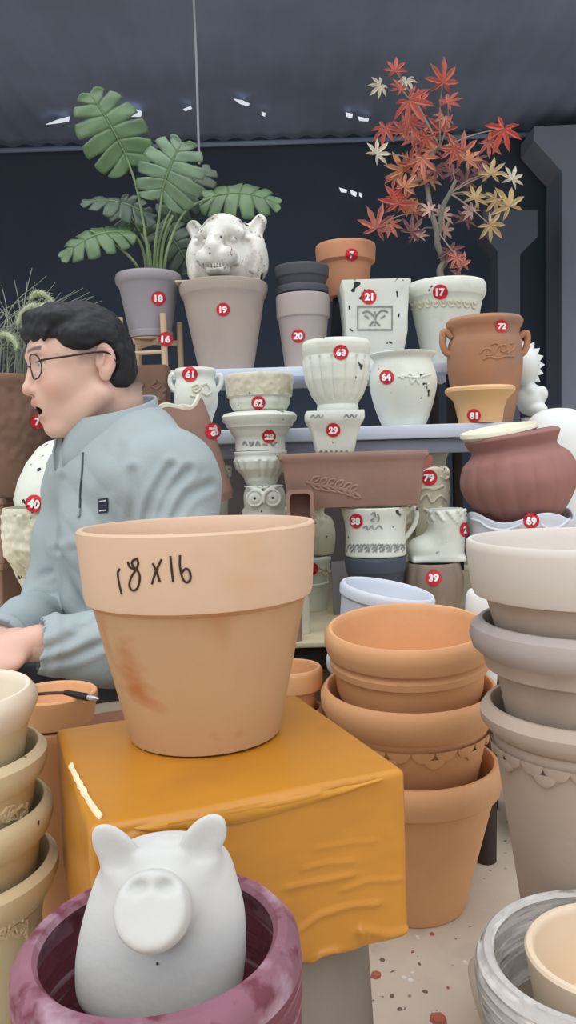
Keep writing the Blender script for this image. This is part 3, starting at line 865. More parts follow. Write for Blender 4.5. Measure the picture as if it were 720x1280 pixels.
# clay shards on the floor
CH1 = M('shard_red', (176, 104, 84), .85, .1, 30, .3, 90); CH2 = M('shard_white', (228, 222, 212), .8, .05, 30, .2, 90); CH3 = M('shard_grey', (120, 104, 92), .85, .1, 30, .3, 90)
sl = [(470, 1220, 9, CH1, 'flat red clay shard beside the stone pot under the box'), (548, 1275, 13, CH1, 'largest red clay shard on the floor at the bottom edge'), (581, 1203, 4, CH2, 'white chip lying alone left of the whitewashed bowl'),
      (505, 1223, 5, CH2, 'left one of two white chips on the bare floor'), (513, 1226, 5, CH2, 'right one of two white chips on the bare floor'), (516, 1216, 3, CH2, 'tiny white chip above the pair of white chips'),
      (540, 1168, 4, CH1, 'small red chip just below the orange stack'), (524, 1205, 3, CH3, 'small grey crumb in the middle of the floor'), (490, 1245, 4, CH3, 'grey crumb left of centre on the floor'), (522, 1172, 4, CH2, 'pale chip by the right corner of the box'),
      (532, 1240, 4, CH3, 'grey crumb below the white chips'), (500, 1262, 4, CH3, 'grey crumb near the bottom edge by the stone pot'), (560, 1235, 3, CH1, 'small red crumb left of the standing saucer'), (478, 1200, 4, CH3, 'dark crumb close to the front of the box'), (516, 1190, 3, CH1, 'small red crumb under the box corner')]
rng = random.Random(3)
for px, py, r, m, lb in sl:
    g = ground(px, py, 0); s_ = mpp(px, py, g.y); mb = MB(); V = []; n = 6; hgt = r * s_ * .35
    for zz, k in ((0, 1.0), (hgt, .82)):
        for i in range(n):
            a = 2 * PI * i / n; q = r * s_ * k * (.75 + .5 * ((i * 37 + px) % 7) / 7)
            V.append((q * math.cos(a), q * .8 * math.sin(a), zz))
    Fc = [tuple(range(n - 1, -1, -1)), tuple(range(n, 2 * n))] + [(i, (i + 1) % n, (i + 1) % n + n, i + n) for i in range(n)]
    o = mk('clay_shard', V, Fc, m, smooth=False); o.location = (g.x, g.y, 0); o.rotation_euler.z = rng.random() * 6
    tag(o, lb, 'shard', 'clay chips on the floor')
# ------------------------------------------------------------------ pots on the upper shelf
def square_pot(name, label, cat, cx, d, lev, mat, base=None, wall=.008, depth=1.0, group=None, rounded=.012, tilt=0, yawdeg=0, roll=0, floor_t=.008):
    """rectangular planter; lev = [(half width px, y px)] from base to rim; depth = half depth / half width (number or list)"""
    ys = [q[1] for q in lev]; ym = (min(ys) + max(ys)) / 2; s = mpp(cx, ym, d); X = P(cx, ym, d).x
    pr = [(q[0] * s, P(cx, q[1], d).z) for q in lev]
    if base is not None: pr = [(pr[0][0], base)] + [(r, max(z, base + .0015 * (i + 1))) for i, (r, z) in enumerate(pr[1:])]
    z0 = pr[0][1]; pr = [(r, z - z0) for r, z in pr]
    root = thing(name, label, cat, (X, d, z0), (math.radians(tilt), math.radians(roll), math.radians(yawdeg)), group)
    H = pr[-1][1]
    def ringpts(hx, hy, z, r):
        out = []
        r = min(r, hx * .9, hy * .9)
        for qx, qy, a0 in ((1, 1, 0), (-1, 1, 90), (-1, -1, 180), (1, -1, 270)):
            for k in range(5):
                a = math.radians(a0 + 22.5 * k)
                out.append((qx * (hx - r) + r * math.cos(a), qy * (hy - r) + r * math.sin(a), z))
        return out
    dep = depth if hasattr(depth, '__len__') else None
    hy = lambda i, r: (dep[i] * s if dep else r * depth)
    rings = [ringpts(r, hy(i, r), z, rounded) for i, (r, z) in enumerate(pr)]
    R, hR = pr[-1][0], hy(len(pr) - 1, pr[-1][0])
    rings.append(ringpts(R - wall, hR - wall, H, rounded * .7))
    nn = 6; b0, hb = min(q[0] for q in pr), min(hy(i, q[0]) for i, q in enumerate(pr))
    for k in range(1, nn + 1):
        z = H + (floor_t - H) * k / nn
        ro = np.interp(z, [q[1] for q in pr], [q[0] for q in pr]); ho = np.interp(z, [q[1] for q in pr], [hy(i, q[0]) for i, q in enumerate(pr)])
        rings.append(ringpts(min(ro, R) - wall, min(ho, hR) - wall, z, rounded * .7))
    V = [p for r in rings for p in r]; m = 20; Fc = [tuple(range(m - 1, -1, -1))]
    for k in range(len(rings) - 1):
        for i in range(m): j = (i + 1) % m; Fc.append((k * m + i, k * m + j, (k + 1) * m + j, (k + 1) * m + i))
    Fc.append(tuple((len(rings) - 1) * m + i for i in range(m)))
    mk('body', V, Fc, mat, root, angle=32); root['_h'] = H; root['_r'] = R
    return root
U = 2.47
# 18 and its stand
st_d = 2.5
stz = zu
std = thing('plant_stand', 'pale wooden plant stand holding the grey plastic monstera pot', 'plant stand', (P(188, 440, st_d).x, st_d, stz))
ss = mpp(188, 440, st_d)
lz_ = [(-32, -.055, 400), (22, -.075, 398), (36, .03, 402), (-20, .075, 404)]
seat_z = P(188, 424, st_d).z - stz
for x, y, yt in lz_:
    MB().add(tubevf([(x * ss, y, 0), (x * ss, y, P(188, yt, st_d).z - stz)], .0098, 14)).build('leg', WOOD, std)
legs = [c for c in std.children if c.name.startswith('leg')]
for (a, b) in ((0, 2), (1, 3)):
    xa, ya = lz_[a][0] * ss, lz_[a][1]; xb, yb = lz_[b][0] * ss, lz_[b][1]
    MB().add(tubevf([(xa, ya, seat_z - .011), (xb, yb, seat_z - .011)], .0085, 8)).build('crossbar', WOOD, std)
MB().add(tubevf([(lz_[0][0] * ss, lz_[0][1], seat_z - .05), (lz_[1][0] * ss, lz_[1][1], seat_z - .05)], .006, 8)).build('crossbar', WOOD, std)
mk('seat_ring', *revolve([(.0, seat_z - .004), (.062, seat_z - .004), (.062, seat_z), (0, seat_z)], 40), WOOD, std)
mon = pot('potted_monstera', 'monstera plant with split leaves in a grey plastic pot on the wooden stand', 'potted plant', 187, st_d,
          [(25, 424), (27, 423), (28, 416), (26.5, 415), (36, 362), (38, 358), (40.5, 355), (41, 349), (40, 345)], TAUPE, stz + seat_z + .001, .006, rim=5, body_name='pot', rim_name='pot_rim')
sticker(mon, 198, 373, '18', 9)
sticker(std, 207, 424, '16', 9)
p19 = pot('flower_pot', 'large taupe clay pot with tiger head on top, on the upper shelf', 'flower pot', 281, U, [(33, 459), (35, 458), (48, 388), (50, 376), (53, 371), (55, 364), (55, 358)], T19, zu, .007, rim=4)
sticker(p19, 279, 387, '19', 8.5)
p20 = pot('flower_pot', 'slim grey taupe pot under two charcoal pots on the upper shelf', 'flower pot', 379, U, [(24, 457), (25, 456), (31, 400), (33, 398), (33.5, 374), (33, 371)], T20, zu, .005, rim=3, xy=(P(379, 400, U).x, 0))
sticker(p20, 373, 420, '20', 8.5)
pot('flower_pot', 'charcoal plastic pot nested in the slim taupe pot, rim just showing', 'flower pot', 378.5, U, [(20, 430), (22, 428), (29, 370), (32.5, 368), (33, 362), (32, 360)], CHAR, None, .004, rim=3, xy=(P(379, 400, U).x, 0))
pot('flower_pot', 'topmost charcoal plastic pot in the stack on the upper shelf', 'flower pot', 378.5, U, [(18, 410), (20, 408), (26, 366), (29, 358), (31, 350), (33, 348), (34, 338), (33.5, 335)], CHAR, None, .004, rim=4, xy=(P(379, 400, U).x, 0))
# small pot 7 and what it stands on
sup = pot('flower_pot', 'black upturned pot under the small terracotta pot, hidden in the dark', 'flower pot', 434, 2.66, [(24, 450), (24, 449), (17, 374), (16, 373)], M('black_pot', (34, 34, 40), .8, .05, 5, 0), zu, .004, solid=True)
p7 = pot('flower_pot', 'small terracotta pot with wide rim band behind the white square pot', 'flower pot', 432.5, 2.66, [(25, 372), (26, 371), (31.5, 332), (36.5, 329), (37.5, 312), (37, 308)], T7, topz(sup) + .001, .005, rim=3)
sticker(p7, 439.5, 318.5, '7', 8)
sq = square_pot('square_planter', 'white distressed square planter with framed relief panel on the upper shelf', 'planter', 467, 2.44, [(30, 455), (31, 448), (33.5, 440), (37, 420), (37.5, 400), (39.5, 372), (41.5, 362), (41.5, 358)], white('white_distressed_cool', .69), zu, .007, 1.0, rounded=.006)
fr = MB(); 
def onobj(root, pts, off=.0008):
    tr = bvh([c for c in kids(root) if c.name.split('.')[0] in ('body', 'pot')]); inv = mw(root).inverted(); out = []
    fb = None
    for q in pts:
        h, n = hit(tr, q[0], q[1], fb)
        if h is None: continue
        fb = (h, n); out.append(inv @ (h + n * off))
    return out
GREYREL = M('relief_dark_wash', (150, 152, 148), .75, .25, 60, .6, 60)
fr.add(tubevf(onobj(sq, [(447, 383), (490, 383), (490, 412), (447, 412)]), .0035, 6, closed=True)).build('relief_panel_frame', GREYREL, sq)
strokes(sq, 'relief_figure', [[(468, 389), (469, 397), (468, 407)], [(468, 396), (460, 389), (453, 391)], [(469, 396), (477, 388), (485, 390)], [(456, 394), (461, 398)], [(481, 394), (476, 398)], [(462, 407), (468, 401), (475, 407)]], .0034, GREYREL, on=[c for c in sq.children if c.name.startswith('body')])
for c_ in [[(437, 411), (441, 414)], [(486, 427), (490, 429)], [(445, 428), (448, 427)], [(496, 364), (497, 371)], [(499, 392), (498, 396)], [(436, 382), (437, 387)], [(455, 362), (460, 365)]]: strokes(sq, 'chip', [c_], .0022, M('chip_dark', (46, 46, 48), .8, .1, 20, 0), on=[c for c in sq.children if c.name.startswith('body')])
sticker(sq, 461, 371, '21', 9.5)
mp = pot('potted_maple', 'artificial red maple tree in a white pot with floral band', 'potted plant', 558, U, [(28, 452), (30, 451), (43, 383), (44, 378), (47, 374), (49, 368), (49, 360), (47.5, 356)], white('white_mint', .73), zu, .007, rim=4, body_name='pot', rim_name='pot_rim')
gar = []
for k in range(9):
    x0 = 516 + 9.6 * k; y0 = 385 - 8 * math.sqrt(max(0, 1 - ((x0 - 558) / 48) ** 2)) + 1
    gar += [[(x0 - 4, y0 - 2), (x0 - 2, y0 + 4), (x0 + 2, y0 + 4), (x0 + 4, y0 - 2)], [(x0 - 2, y0 - 3), (x0 + 1, y0), (x0 + 3, y0 - 4)]]
strokes(mp, 'floral_band', gar, .0032, WHC, on=[c for c in mp.children if c.name == 'pot' or c.name.startswith('pot.')])
sticker(mp, 550.5, 365, '17', 9.5)
# ------------------------------------------------------------------ middle shelf
bs = square_pot('square_planter', 'brown carved square planter behind the man at the left end of the shelf', 'planter', 186, 2.12, [(22, 532), (23, 528), (26, 464), (26, 459)], BROWNL, zm, .007, .9, rounded=.008)
strokes(bs, 'scroll_relief', [[(196, 474), (202, 480), (196, 486), (190, 482), (196, 477)], [(204, 490), (208, 484), (206, 478)], [(192, 496), (200, 500), (206, 494)], [(180, 480), (176, 488), (182, 494)]], .003, BROWNL, on=[c for c in bs.children])
def handles(root, pts_list, rad, mat, d):
    for pts in pts_list:
        inv = mw(root).inverted()
        q = [inv @ P(x, y, d) for x, y in pts]
        MB().add(tubevf(catmull(q, 6), rad, 10)).build('handle', mat, root)
p61 = pot('urn', 'small white two-handled urn with rose relief below the tiger pot', 'urn', 245, 2.08, [(17, 530), (20, 524), (27, 505), (27, 488), (24, 474), (26, 466), (25, 462)], WH, zm, .006, smooth=True, seg=72)
handles(p61, [[(220, 470), (214, 469), (213, 480), (220, 490)], [(270, 470), (276, 470), (276, 480), (270, 490)]], .0065, WH, 2.08)
strokes(p61, 'rose_relief', [[(240, 484), (246, 481), (250, 486), (245, 490), (241, 487), (246, 485)], [(252, 482), (258, 480), (262, 486)], [(252, 490), (258, 494), (264, 490)], [(238, 494), (246, 497)]], .0035, WHC, on=[c for c in p61.children if c.name.startswith('body')])
sticker(p61, 237.5, 468, '61', 9.5)
# 62 / 28 / fluted urn / owl column
CD = 1.90; CXc = 325
hp = pot('flower_pot', 'plain cream pot under the owl, hidden behind the big marbled pot', 'flower pot', CXc + 5, CD, [(24, 790), (25, 788), (30, 702), (30, 700)], WHC, TZ, .006, solid=True)
xcol = P(CXc + 2, 610, CD).x
flz = P(CXc, 606, CD).z
def flute(n, amp): return lambda r, z, a, H: r * (1 - amp * (abs(math.sin(n * a / 2)) ** .6 < .35) * 0 + amp * (abs(math.cos(n * a / 2)) ** .7 - .6))
ur = pot('urn', 'white fluted low urn standing on the owl statue', 'urn', CXc, CD, [(18, 606), (21, 600), (22, 596), (31, 586), (34, 576), (32, 570), (33, 567), (33, 565)], WH, None, .006, rf=lambda r, z, a, H: r * (1 + .09 * (abs(math.cos(9 * a)) ** .6 - .7) * (z < H * .78) * (z > H * .2)), xy=(xcol, 0), smooth=False, fine=.004)
p28 = pot('pedestal_urn', 'white pedestal with flared moulded top, between bowl and fluted urn', 'urn', CXc, CD, [(31, 566), (31, 560), (31, 548), (33, 545), (36, 541), (38, 536), (41, 534), (42, 530), (46, 526), (47, 521), (44, 517), (34, 515)], WH, topz(ur) + .0015, .006, solid=True, xy=(xcol, 0))
p62 = pot('planter_bowl', 'white bowl planter with carved rim band on the flared pedestal', 'planter', CXc + 2, CD, [(29, 514), (33, 512), (37, 504), (37, 498), (40, 496), (41, 492), (43, 474), (42.5, 470)], WH, topz(p28) + .0015, .007, rim=4, xy=(xcol + .002, 0), rim_mat=WHC,
           rf=lambda r, z, a, H: r * (1 + .06 * (abs(math.cos(6 * a)) ** .6 - .6) * (z < H * .42)) + (.0022 * noise.noise(Vector((math.cos(a) * 9, math.sin(a) * 9, z * 130))) if z > H * .5 and z < H * .95 else 0), fine=.004, seg=160)
sticker(p62, 323, 503.5, '62', 8.5)
strokes(p28, 'letter_frieze', [[(304, 556), (306, 552), (309, 557)], [(312, 552), (314, 557), (317, 552)], [(320, 557), (322, 552), (325, 557)], [(328, 555), (334, 556)], [(338, 552), (341, 557), (344, 553)]], .0024, GREYREL, on=[c for c in p28.children if c.name.startswith('body')])
sticker(p28, 336, 545.5, '28', 8.5)
# trough with 29 and 63
TD = 1.78
trz = P(440, 632, TD).z
tsup = pot('flower_pot', 'plain white pot holding up the left end of the brown trough', 'flower pot', 372, TD, [(14, 790), (14, 788), (13, 640), (13, 637)], WHC, TZ, .006, solid=True)
tr_ = square_pot('trough_planter', 'long brown terracotta trough planter with olive sprig relief', 'planter', 440, TD, [(76, 632), (80, 630), (85, 590), (87, 580), (88, 576), (91, 572), (91, 567), (90, 565)], TRED, None, .010, [29, 30, 33, 35, 36, 38, 38, 37], rounded=.01, roll=0, floor_t=.022)
spr = [[(383, 603), (400, 606), (420, 609), (440, 614), (446, 618)]]
for k, (x, y) in enumerate([(388, 604), (398, 606), (408, 607), (418, 609), (428, 612), (436, 615)]):
    spr += [[(x, y), (x + 4, y - 7), (x + 11, y - 8), (x + 8, y - 3), (x + 1, y)], [(x, y + 1), (x + 7, y + 7), (x + 14, y + 7), (x + 9, y + 3), (x, y + 1)]]
strokes(tr_, 'sprig_relief', spr, .0026, TRED, on=[c for c in tr_.children if c.name.startswith('body')], n=5)
tsup.scale = (1, 1, (tr_.location.z - .0005 - TZ) / tsup['_h']); tsup.matrix_basis = Matrix.LocRotScale(tsup.location, tsup.rotation_euler, tsup.scale)
s29z = tr_.location.z + .0225
p29 = square_pot('square_planter', 'small white flared square planter under the fluted urn, in the trough', 'planter', 418, TD, [(17, 600), (18, 590), (23, 566), (27, 545), (31, 533), (34, 528), (35.5, 524), (35.5, 517), (35, 515)], WH, s29z, .006, 1.0, rounded=.005)
for c_ in ([(388 + 3.2 * k, 522 - 3.5 * (k % 2)) for k in range(6)], [(430 + 3.2 * k, 521.5 - 3.5 * (k % 2)) for k in range(6)], [(398 + 3.2 * k, 567 - 4 * (k % 2)) for k in range(13)]): strokes(p29, 'carved_edge', [c_], .0018, GREYREL, on=[c for c in p29.children if c.name.startswith('body')])
sticker(p29, 416.5, 537.5, '29', 9)
p63 = pot('urn', 'large white fluted urn with rolled rim in front of the upper shelf', 'urn', 421, TD, [(26, 515), (26, 510), (25, 506), (32, 494), (39, 476), (41.5, 458), (41, 446), (42, 443), (43, 438), (43, 432), (41, 428)], WH, topz(p29) + .001, .007, rim=6, seg=192, smooth=False, fine=.004,
          rf=lambda r, z, a, H: r * (1 + .075 * (abs(math.cos(8 * a)) ** .55 - .7) * (1 if .16 * H < z < .76 * H else 0)))
sticker(p63, 426, 440.5, '63', 9.5)
p64 = pot('urn', 'rounded white urn with flared lip on the middle shelf', 'urn', 504, 2.09, [(26, 532), (28, 530), (36, 508), (41.5, 484), (41, 470), (37, 456), (36, 450), (40, 445), (41, 443)], WH, zm, .006, smooth=True)
strokes(p64, 'grapevine_relief', [[(497, 471), (505, 470), (520, 472), (538, 468)], [(500, 468), (503, 473), (506, 468)], [(520, 474), (524, 480)], [(508, 471), (512, 466), (516, 470)], [(524, 471), (529, 466), (533, 470)], [(512, 473), (515, 479), (518, 474)], [(530, 482), (536, 480)]], .003, WH, on=[c for c in p64.children if c.name.startswith('body')])
sticker(p64, 483.5, 471.5, '64', 9)
# 72 and 81 and neighbours
p72 = pot('jar', 'big weathered terracotta jar with two loop handles at the shelf end', 'jar', 606, 2.235, [(31, 532), (33, 528), (43, 480), (46, 455), (45, 432), (42, 422), (43, 414), (46, 408), (47, 403), (45, 400)], T72, zm, .008, smooth=True)
handles(p72, [[(565, 422), (555, 414), (553, 428), (557, 440), (564, 444)], [(648, 422), (658, 416), (659, 428), (655, 440), (648, 444)]], .009, T72, 2.22)
strokes(p72, 'carved_relief', [[(600, 442), (606, 436), (613, 437), (614, 443), (608, 444)], [(618, 442), (622, 434), (630, 431), (634, 436), (629, 440), (625, 437)], [(634, 442), (641, 437), (645, 432)], [(604, 449), (612, 446), (622, 448), (632, 445), (642, 446)], [(614, 431), (618, 429), (622, 430)], [(638, 430), (642, 428)]], .0026, T72, on=[c for c in p72.children if c.name.startswith('body')])
sticker(p72, 627, 407.5, '72', 8)
p81 = pot('vase', 'sand coloured flared clay vase in front of the big terracotta jar', 'vase', 600, 2.05, [(27, 531), (27, 528), (29, 512), (33, 500), (40, 493), (43, 490), (43, 486.5), (41.5, 485)], T81, zm, .006)
sticker(p81, 592.5, 519.5, '81', 8.5)
# 69, pumpkin pot, cream bowl
p69 = pot('scalloped_planter', 'white planter with wavy rim carrying the mauve pumpkin pot', 'planter', 651, 1.84, [(44, 780), (46, 776), (60, 690), (63, 660), (65, 648), (65, 644)], WHB, TZ, .008, zf=lambda r, z, a, H: .010 * math.cos(4 * (a - .2)) * max(0, (z / H - .55) / .45), fine=.006, seg=128)
body69 = [c for c in p69.children]
strokes(p69, 'wave_moulding', [[(590, 649), (600, 652), (612, 660), (630, 663), (642, 660), (652, 655)], [(676, 656), (686, 661), (700, 658), (713, 648)]], .0035, WHB, on=body69, n=6)
sticker(p69, 664, 651, '69', 10)
pk = pot('fluted_planter', 'tilted mauve-brown pumpkin-shaped pot resting in the wavy white planter', 'planter', 640, 1.84, [(24, 668), (34, 661), (57, 634), (71, 604), (66, 578), (55, 566), (52, 560), (56, 551), (58, 546), (56, 543)], PUMP, None, .010, smooth=True, seg=160, tilt=(0, -8),
         rf=lambda r, z, a, H: r * (1 + .028 * (abs(math.cos(9 * a)) ** .6 - .6) * (1 if z < H * .74 else max(0, 1 - (z / H - .74) * 10))), sweep=True)
crm = pot('clay_bowl', 'cream bowl tilted in the mouth of the pumpkin pot', 'bowl', 623, 1.84, [(14, 568), (18, 566), (30, 552), (42, 546), (48, 540), (47, 536)], M('cream_bowl', (226, 222, 198), .6, .05, 6, .15, 80), None, .006, rim=3, tilt=(5, -9))
dsup = pot('flower_pot', 'plain white pot hidden behind the pumpkin pot under the domed bowl', 'flower pot', 698, 2.1, [(30, 760), (30, 758), (33, 580), (33, 578)], WHP, TZ, .006, solid=True)
dome = pot('upturned_bowl', 'smooth white upturned bowl behind the pumpkin pot at right', 'bowl', 697, 2.1, [(41, 577), (44, 574), (44, 556), (41, 538), (33, 522), (20, 513), (8, 510.5), (.01, 510)], WHP, topz(dsup) + .001, .006, solid=True, smooth=True)
# items below the middle shelf, right half
wb = square_pot('square_planter', 'tall white square planter behind the brown trough, only rim showing', 'planter', 505, 2.13, [(38, 754), (40, 750), (50, 574), (52, 570), (53, 558), (53, 555)], WH, TZ, .008, .5, rounded=.006)
v79 = pot('vase', 'cream carved vase behind the white boot, red brick bit in its mouth', 'vase', 541, 1.95, [(19, 780), (20, 776), (21, 640), (22, 606), (21, 598), (22.5, 590), (22, 587)], WHC, TZ, .006, zf=lambda r, z, a, H: .006 * math.sin(3 * a) * (z > .9 * H), smooth=False)
strokes(v79, 'carved_leaves', [[(524, 614), (532, 610), (544, 611), (554, 607)], [(526, 626), (534, 618), (540, 628), (550, 620), (558, 626)], [(530, 636), (540, 640), (552, 634)], [(551, 595), (556, 599), (560, 596)]], .0035, WHC, on=[c for c in v79.children if c.name.startswith('body')])
bit = square_pot('terracotta_block', 'small red terracotta block standing in the mouth of the carved vase', 'block', 530, 1.95, [(10, 587), (10, 573)], M('block_red', (176, 108, 96), .8, .1, 10, .3, 60), None, .004, .5, rounded=.003)
bit.location.z = topz(v79) + .006
sticker(v79, 536.5, 597, '79', 10)
bk = pot('basket_planter', 'round cream carved planter behind the handle of the white mug', 'planter', 506, 2.01, [(15, 764), (15, 762), (15, 676), (18, 668), (21, 652), (20, 636), (18, 626)], WHC, TZ, .005, rf=lambda r, z, a, H: r * (1 + .06 * noise.noise(Vector((math.cos(a) * 4, math.sin(a) * 4, z * 90)))), fine=.005)
MD = 1.79
dk = pot('flower_pot', 'slate blue plastic pot under the white mug planter', 'flower pot', 470, MD, [(28, 790), (29, 788), (35, 716), (37, 712), (38, 700), (37, 695)], DBLUE, TZ, .005, rim=3, solid=False)
mg = pot('mug_planter', 'white mug-shaped planter with a handle and grey scroll frieze', 'planter', 469, MD, [(37, 694), (38, 690), (37, 670), (38, 652), (41, 640), (42, 634)], WH, topz(dk) + .0015, .006, smooth=True)
handles(mg, [[(508, 640), (516, 634), (521, 642), (518, 656), (510, 668), (505, 674)]], .0055, WH, MD)
bm_ = [c for c in mg.children if c.name.startswith('body')]
fr_ = []
for k in range(8):
    x = 434 + 9 * k
    fr_ += [[(x, 690), (x + 2, 682), (x + 6, 681), (x + 8, 686), (x + 5, 690)], [(x + 4, 686), (x + 9, 680)]]
strokes(mg, 'scroll_frieze', fr_, .0021, GREYREL, on=bm_)
strokes(mg, 'script_relief', [[(464, 643), (468, 640), (469, 646), (464, 650), (468, 652)], [(472, 642), (474, 648), (472, 652)], [(454, 660), (458, 657), (460, 662), (465, 657), (468, 662), (474, 657), (478, 661)]], .0017, GREYREL, on=bm_)
sticker(mg, 445.5, 651, '38', 9.5, rot=0, squeeze=.86)
p39 = pot('fluted_planter', 'grey-brown fluted stone planter under the white boot', 'planter', 541, 1.83, [(26, 790), (28, 786), (36, 745), (38, 725), (35, 708), (33, 703)], BR39, TZ, .006, smooth=True, rf=lambda r, z, a, H: r * (1 + .05 * (abs(math.cos(6 * a)) - .6)))
sticker(p39, 542, 722.5, '39', 10)
# boot
bt = thing('boot_planter', 'white boot-shaped planter with carved cuff on the grey-brown planter', 'planter', (P(545, 690, 1.83).x, 1.83, topz(p39) + .001))
SB = mpp(545, 670, 1.83); z0 = bt.location.z
def bl_(px, py, dy=0): q = P(px, py, 1.83); return np.array((q.x - bt.location.x, dy, q.z - z0))
s = SDF((-.09, -.06, -.012), (.1, .07, .17), .0022)
s.chain([bl_(558, 648), bl_(557, 690)], [.044, .042], .01)
s.ell(bl_(530, 686), (.040, .036, .030), .025)
s.box(np.array((bl_(546, 690)[0], 0, .006)), (.062, .036, .006), .005, .012)
s.box(np.array((0, 0, -.03)), (.2, .2, .0302), .001, .002, True)
top = bl_(558, 633)
s.box(top + np.array((0, 0, .05)), (.1, .1, .05), .001, .003, True)
s.cap(top + np.array((0, 0, .02)), bl_(557, 668), .036, .033, .003, True)
for k in range(46):
    a = k * 2.39996; zz = bl_(562, 638 + (k % 5) * 3.4)[2]
    s.ell((bl_(558, 640)[0] + .0435 * math.cos(a), .0435 * math.sin(a), zz), .0042, .003)
sdfobj('body', s, WH, bt)
sticker(bt, 580, 662, '2', 9, squeeze=.62)
# white stack behind orange stack
ws_x = P(483, 800, 1.56).x
wA = pot('flower_pot', 'white plastic pot with rim peeking left of the orange stack', 'flower pot', 483, 1.555, [(54, 1040), (56, 1036), (71, 838), (75, 832), (76, 822), (74, 817)], WHP, 0, .005, rim=3, xy=(ws_x, 0))
wB = pot('flower_pot', 'second white plastic pot nested behind the orange stack', 'flower pot', 483, 1.555, [(52, 960), (54, 956), (66, 818), (71, 813), (72, 804), (70, 799)], WHB, None, .005, rim=3, xy=(ws_x, 0))
wC = pot('flower_pot', 'tilted bluish-white pot leaning right behind the orange stack', 'flower pot', 486, 1.555, [(46, 830), (48, 826), (56, 752), (59, 749), (60, 740), (58, 736)], WHB, None, .005, rim=3, tilt=(3, 11))
bp_ = thing('board', 'small grey board standing upright on the table left of the tilted white pot', 'board', (P(427, 745, 1.98).x, 1.98, TZ), (math.radians(-4), 0, math.radians(12)))
MB().add(boxvf((-.022, -.004, 0), (.022, .004, P(427, 702, 1.98).z - TZ), .001)).build('panel', M('board_grey', (150, 148, 154), .7, .05, 6, .1, 50), bp_)
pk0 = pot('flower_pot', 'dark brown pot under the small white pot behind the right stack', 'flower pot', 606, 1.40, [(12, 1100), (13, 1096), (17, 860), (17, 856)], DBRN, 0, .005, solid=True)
pk2 = pot('flower_pot', 'small white pot peeking out between orange stack and right stack', 'flower pot', 606, 1.40, [(16, 850), (17, 846), (20, 775), (21, 760), (20, 744), (17, 738)], WHP, topz(pk0) + .001, .005, xy=(pk0.location.x, 0))
# under-trough left: small planter on end, leaf jar and pot
lp = pot('flower_pot', 'white carved pot with red label right of the big marbled pot', 'flower pot', 388, 2.06, [(20, 760), (20, 757), (21, 752), (23, 722), (25, 704), (27, 698), (26, 695)], WH, TZ, .005, rim=4)
strokes(lp, 'carved_band', [[(378 + 4 * k, 714 - (k % 2) * 5), (382 + 4 * k, 719 - (k % 3) * 4), (386 + 4 * k, 713)] for k in range(8)], .0032, WHC, on=[c for c in lp.children if c.name.startswith('body')])
strokes(lp, 'hoop', [[(366, 729), (378, 732), (390, 732), (400, 731), (411, 728)]], .0035, WH, on=[c for c in lp.children if c.name.startswith('body')])
sticker(lp, 390, 711, '', 8)
jr = pot('jar', 'white round jar with leafy relief standing on the red-labelled carved pot', 'jar', 397, 2.06, [(15, 700), (19, 694), (22, 676), (22, 662), (18, 648), (10, 643), (9, 638), (11, 634)], WHC, topz(lp) + .003, .005, smooth=True)
bo = square_pot('small_planter', 'small rectangular terracotta planter stood on end in front of the trough', 'planter', 375.5, 1.64, [(17.5, 660), (17.5, 612)], TRED, None, .004, .55, rounded=.006)
# stood on end: mouth toward the viewer
for c in list(bo.children): bpy.data.objects.remove(c)
s_ = mpp(375, 636, 1.64); hw, hh_ = 17.5 * s_, 24 * s_
bo.location = (P(375.5, 636, 1.64).x, 1.64, P(375.5, 660, 1.64).z); bo.matrix_basis = Matrix.Translation(bo.location)
mb = MB()
def rr(hx, hz, y, r):
    out = []
    for qx, qz, a0 in ((1, 1, 0), (-1, 1, 90), (-1, -1, 180), (1, -1, 270)):
        for k in range(5):
            a = math.radians(a0 + 22.5 * k); out.append((qx * (hx - r) + r * math.cos(a), y, hh_ + qz * (hz - r) + r * math.sin(a)))
    return out
rings = [rr(hw * .82, hh_ * .86, .06, .006), rr(hw, hh_, .004, .012), rr(hw, hh_, 0, .012), rr(hw - .008, hh_ - .008, 0, .008), rr(hw * .72, hh_ * .76, .05, .006)]
V = [p for r in rings for p in r]; m = 20; Fc = [tuple(range(m - 1, -1, -1))]
for k in range(len(rings) - 1):
    for i in range(m): j = (i + 1) % m; Fc.append((k * m + i, k * m + j, (k + 1) * m + j, (k + 1) * m + i))
Fc.append(tuple((len(rings) - 1) * m + i for i in range(m)))
mk('body', V, Fc, TRED, bo)
bos = pot('flower_pot', 'plain clay pot holding up the small terracotta planter, behind the big pot', 'flower pot', 364, 1.705, [(12, 800), (12, 798), (11, 664), (11, 661)], TRED, TZ, .005, solid=True)
bos.scale = (1, 1, (bo.location.z - .0005 - TZ) / bos['_h']); bos.matrix_basis = Matrix.LocRotScale(bos.location, bos.rotation_euler, bos.scale)
# 78 tilted brown wavy planter and white sliver
p78 = pot('scalloped_planter', 'tilted brown planter with pale wavy rim behind the shoulder of the man', 'planter', 219, 1.885, [(34, 640), (38, 630), (40, 540), (39, 516), (39, 512)], TRED, None, .007, rim=3, rim_mat=WHC, tilt=(0, -17), zf=lambda r, z, a, H: .012 * math.cos(4 * a + .6) * max(0, (z / H - .6) / .4), fine=.006)
s78 = pot('flower_pot', 'plain clay pot under the tilted brown wavy planter', 'flower pot', 250, 1.885, [(30, 790), (30, 788), (28, 662), (28, 660)], TRED, TZ, .006, solid=True)
sticker(p78, 266, 539, '78', 10, rot=-70)
wsl = pot('flower_pot', 'white pot just showing right of the shoulder of the man', 'flower pot', 262, 2.06, [(18, 766), (18, 762), (26, 600), (30, 596), (31, 586), (30, 583)], WH, TZ, .006, rim=3)
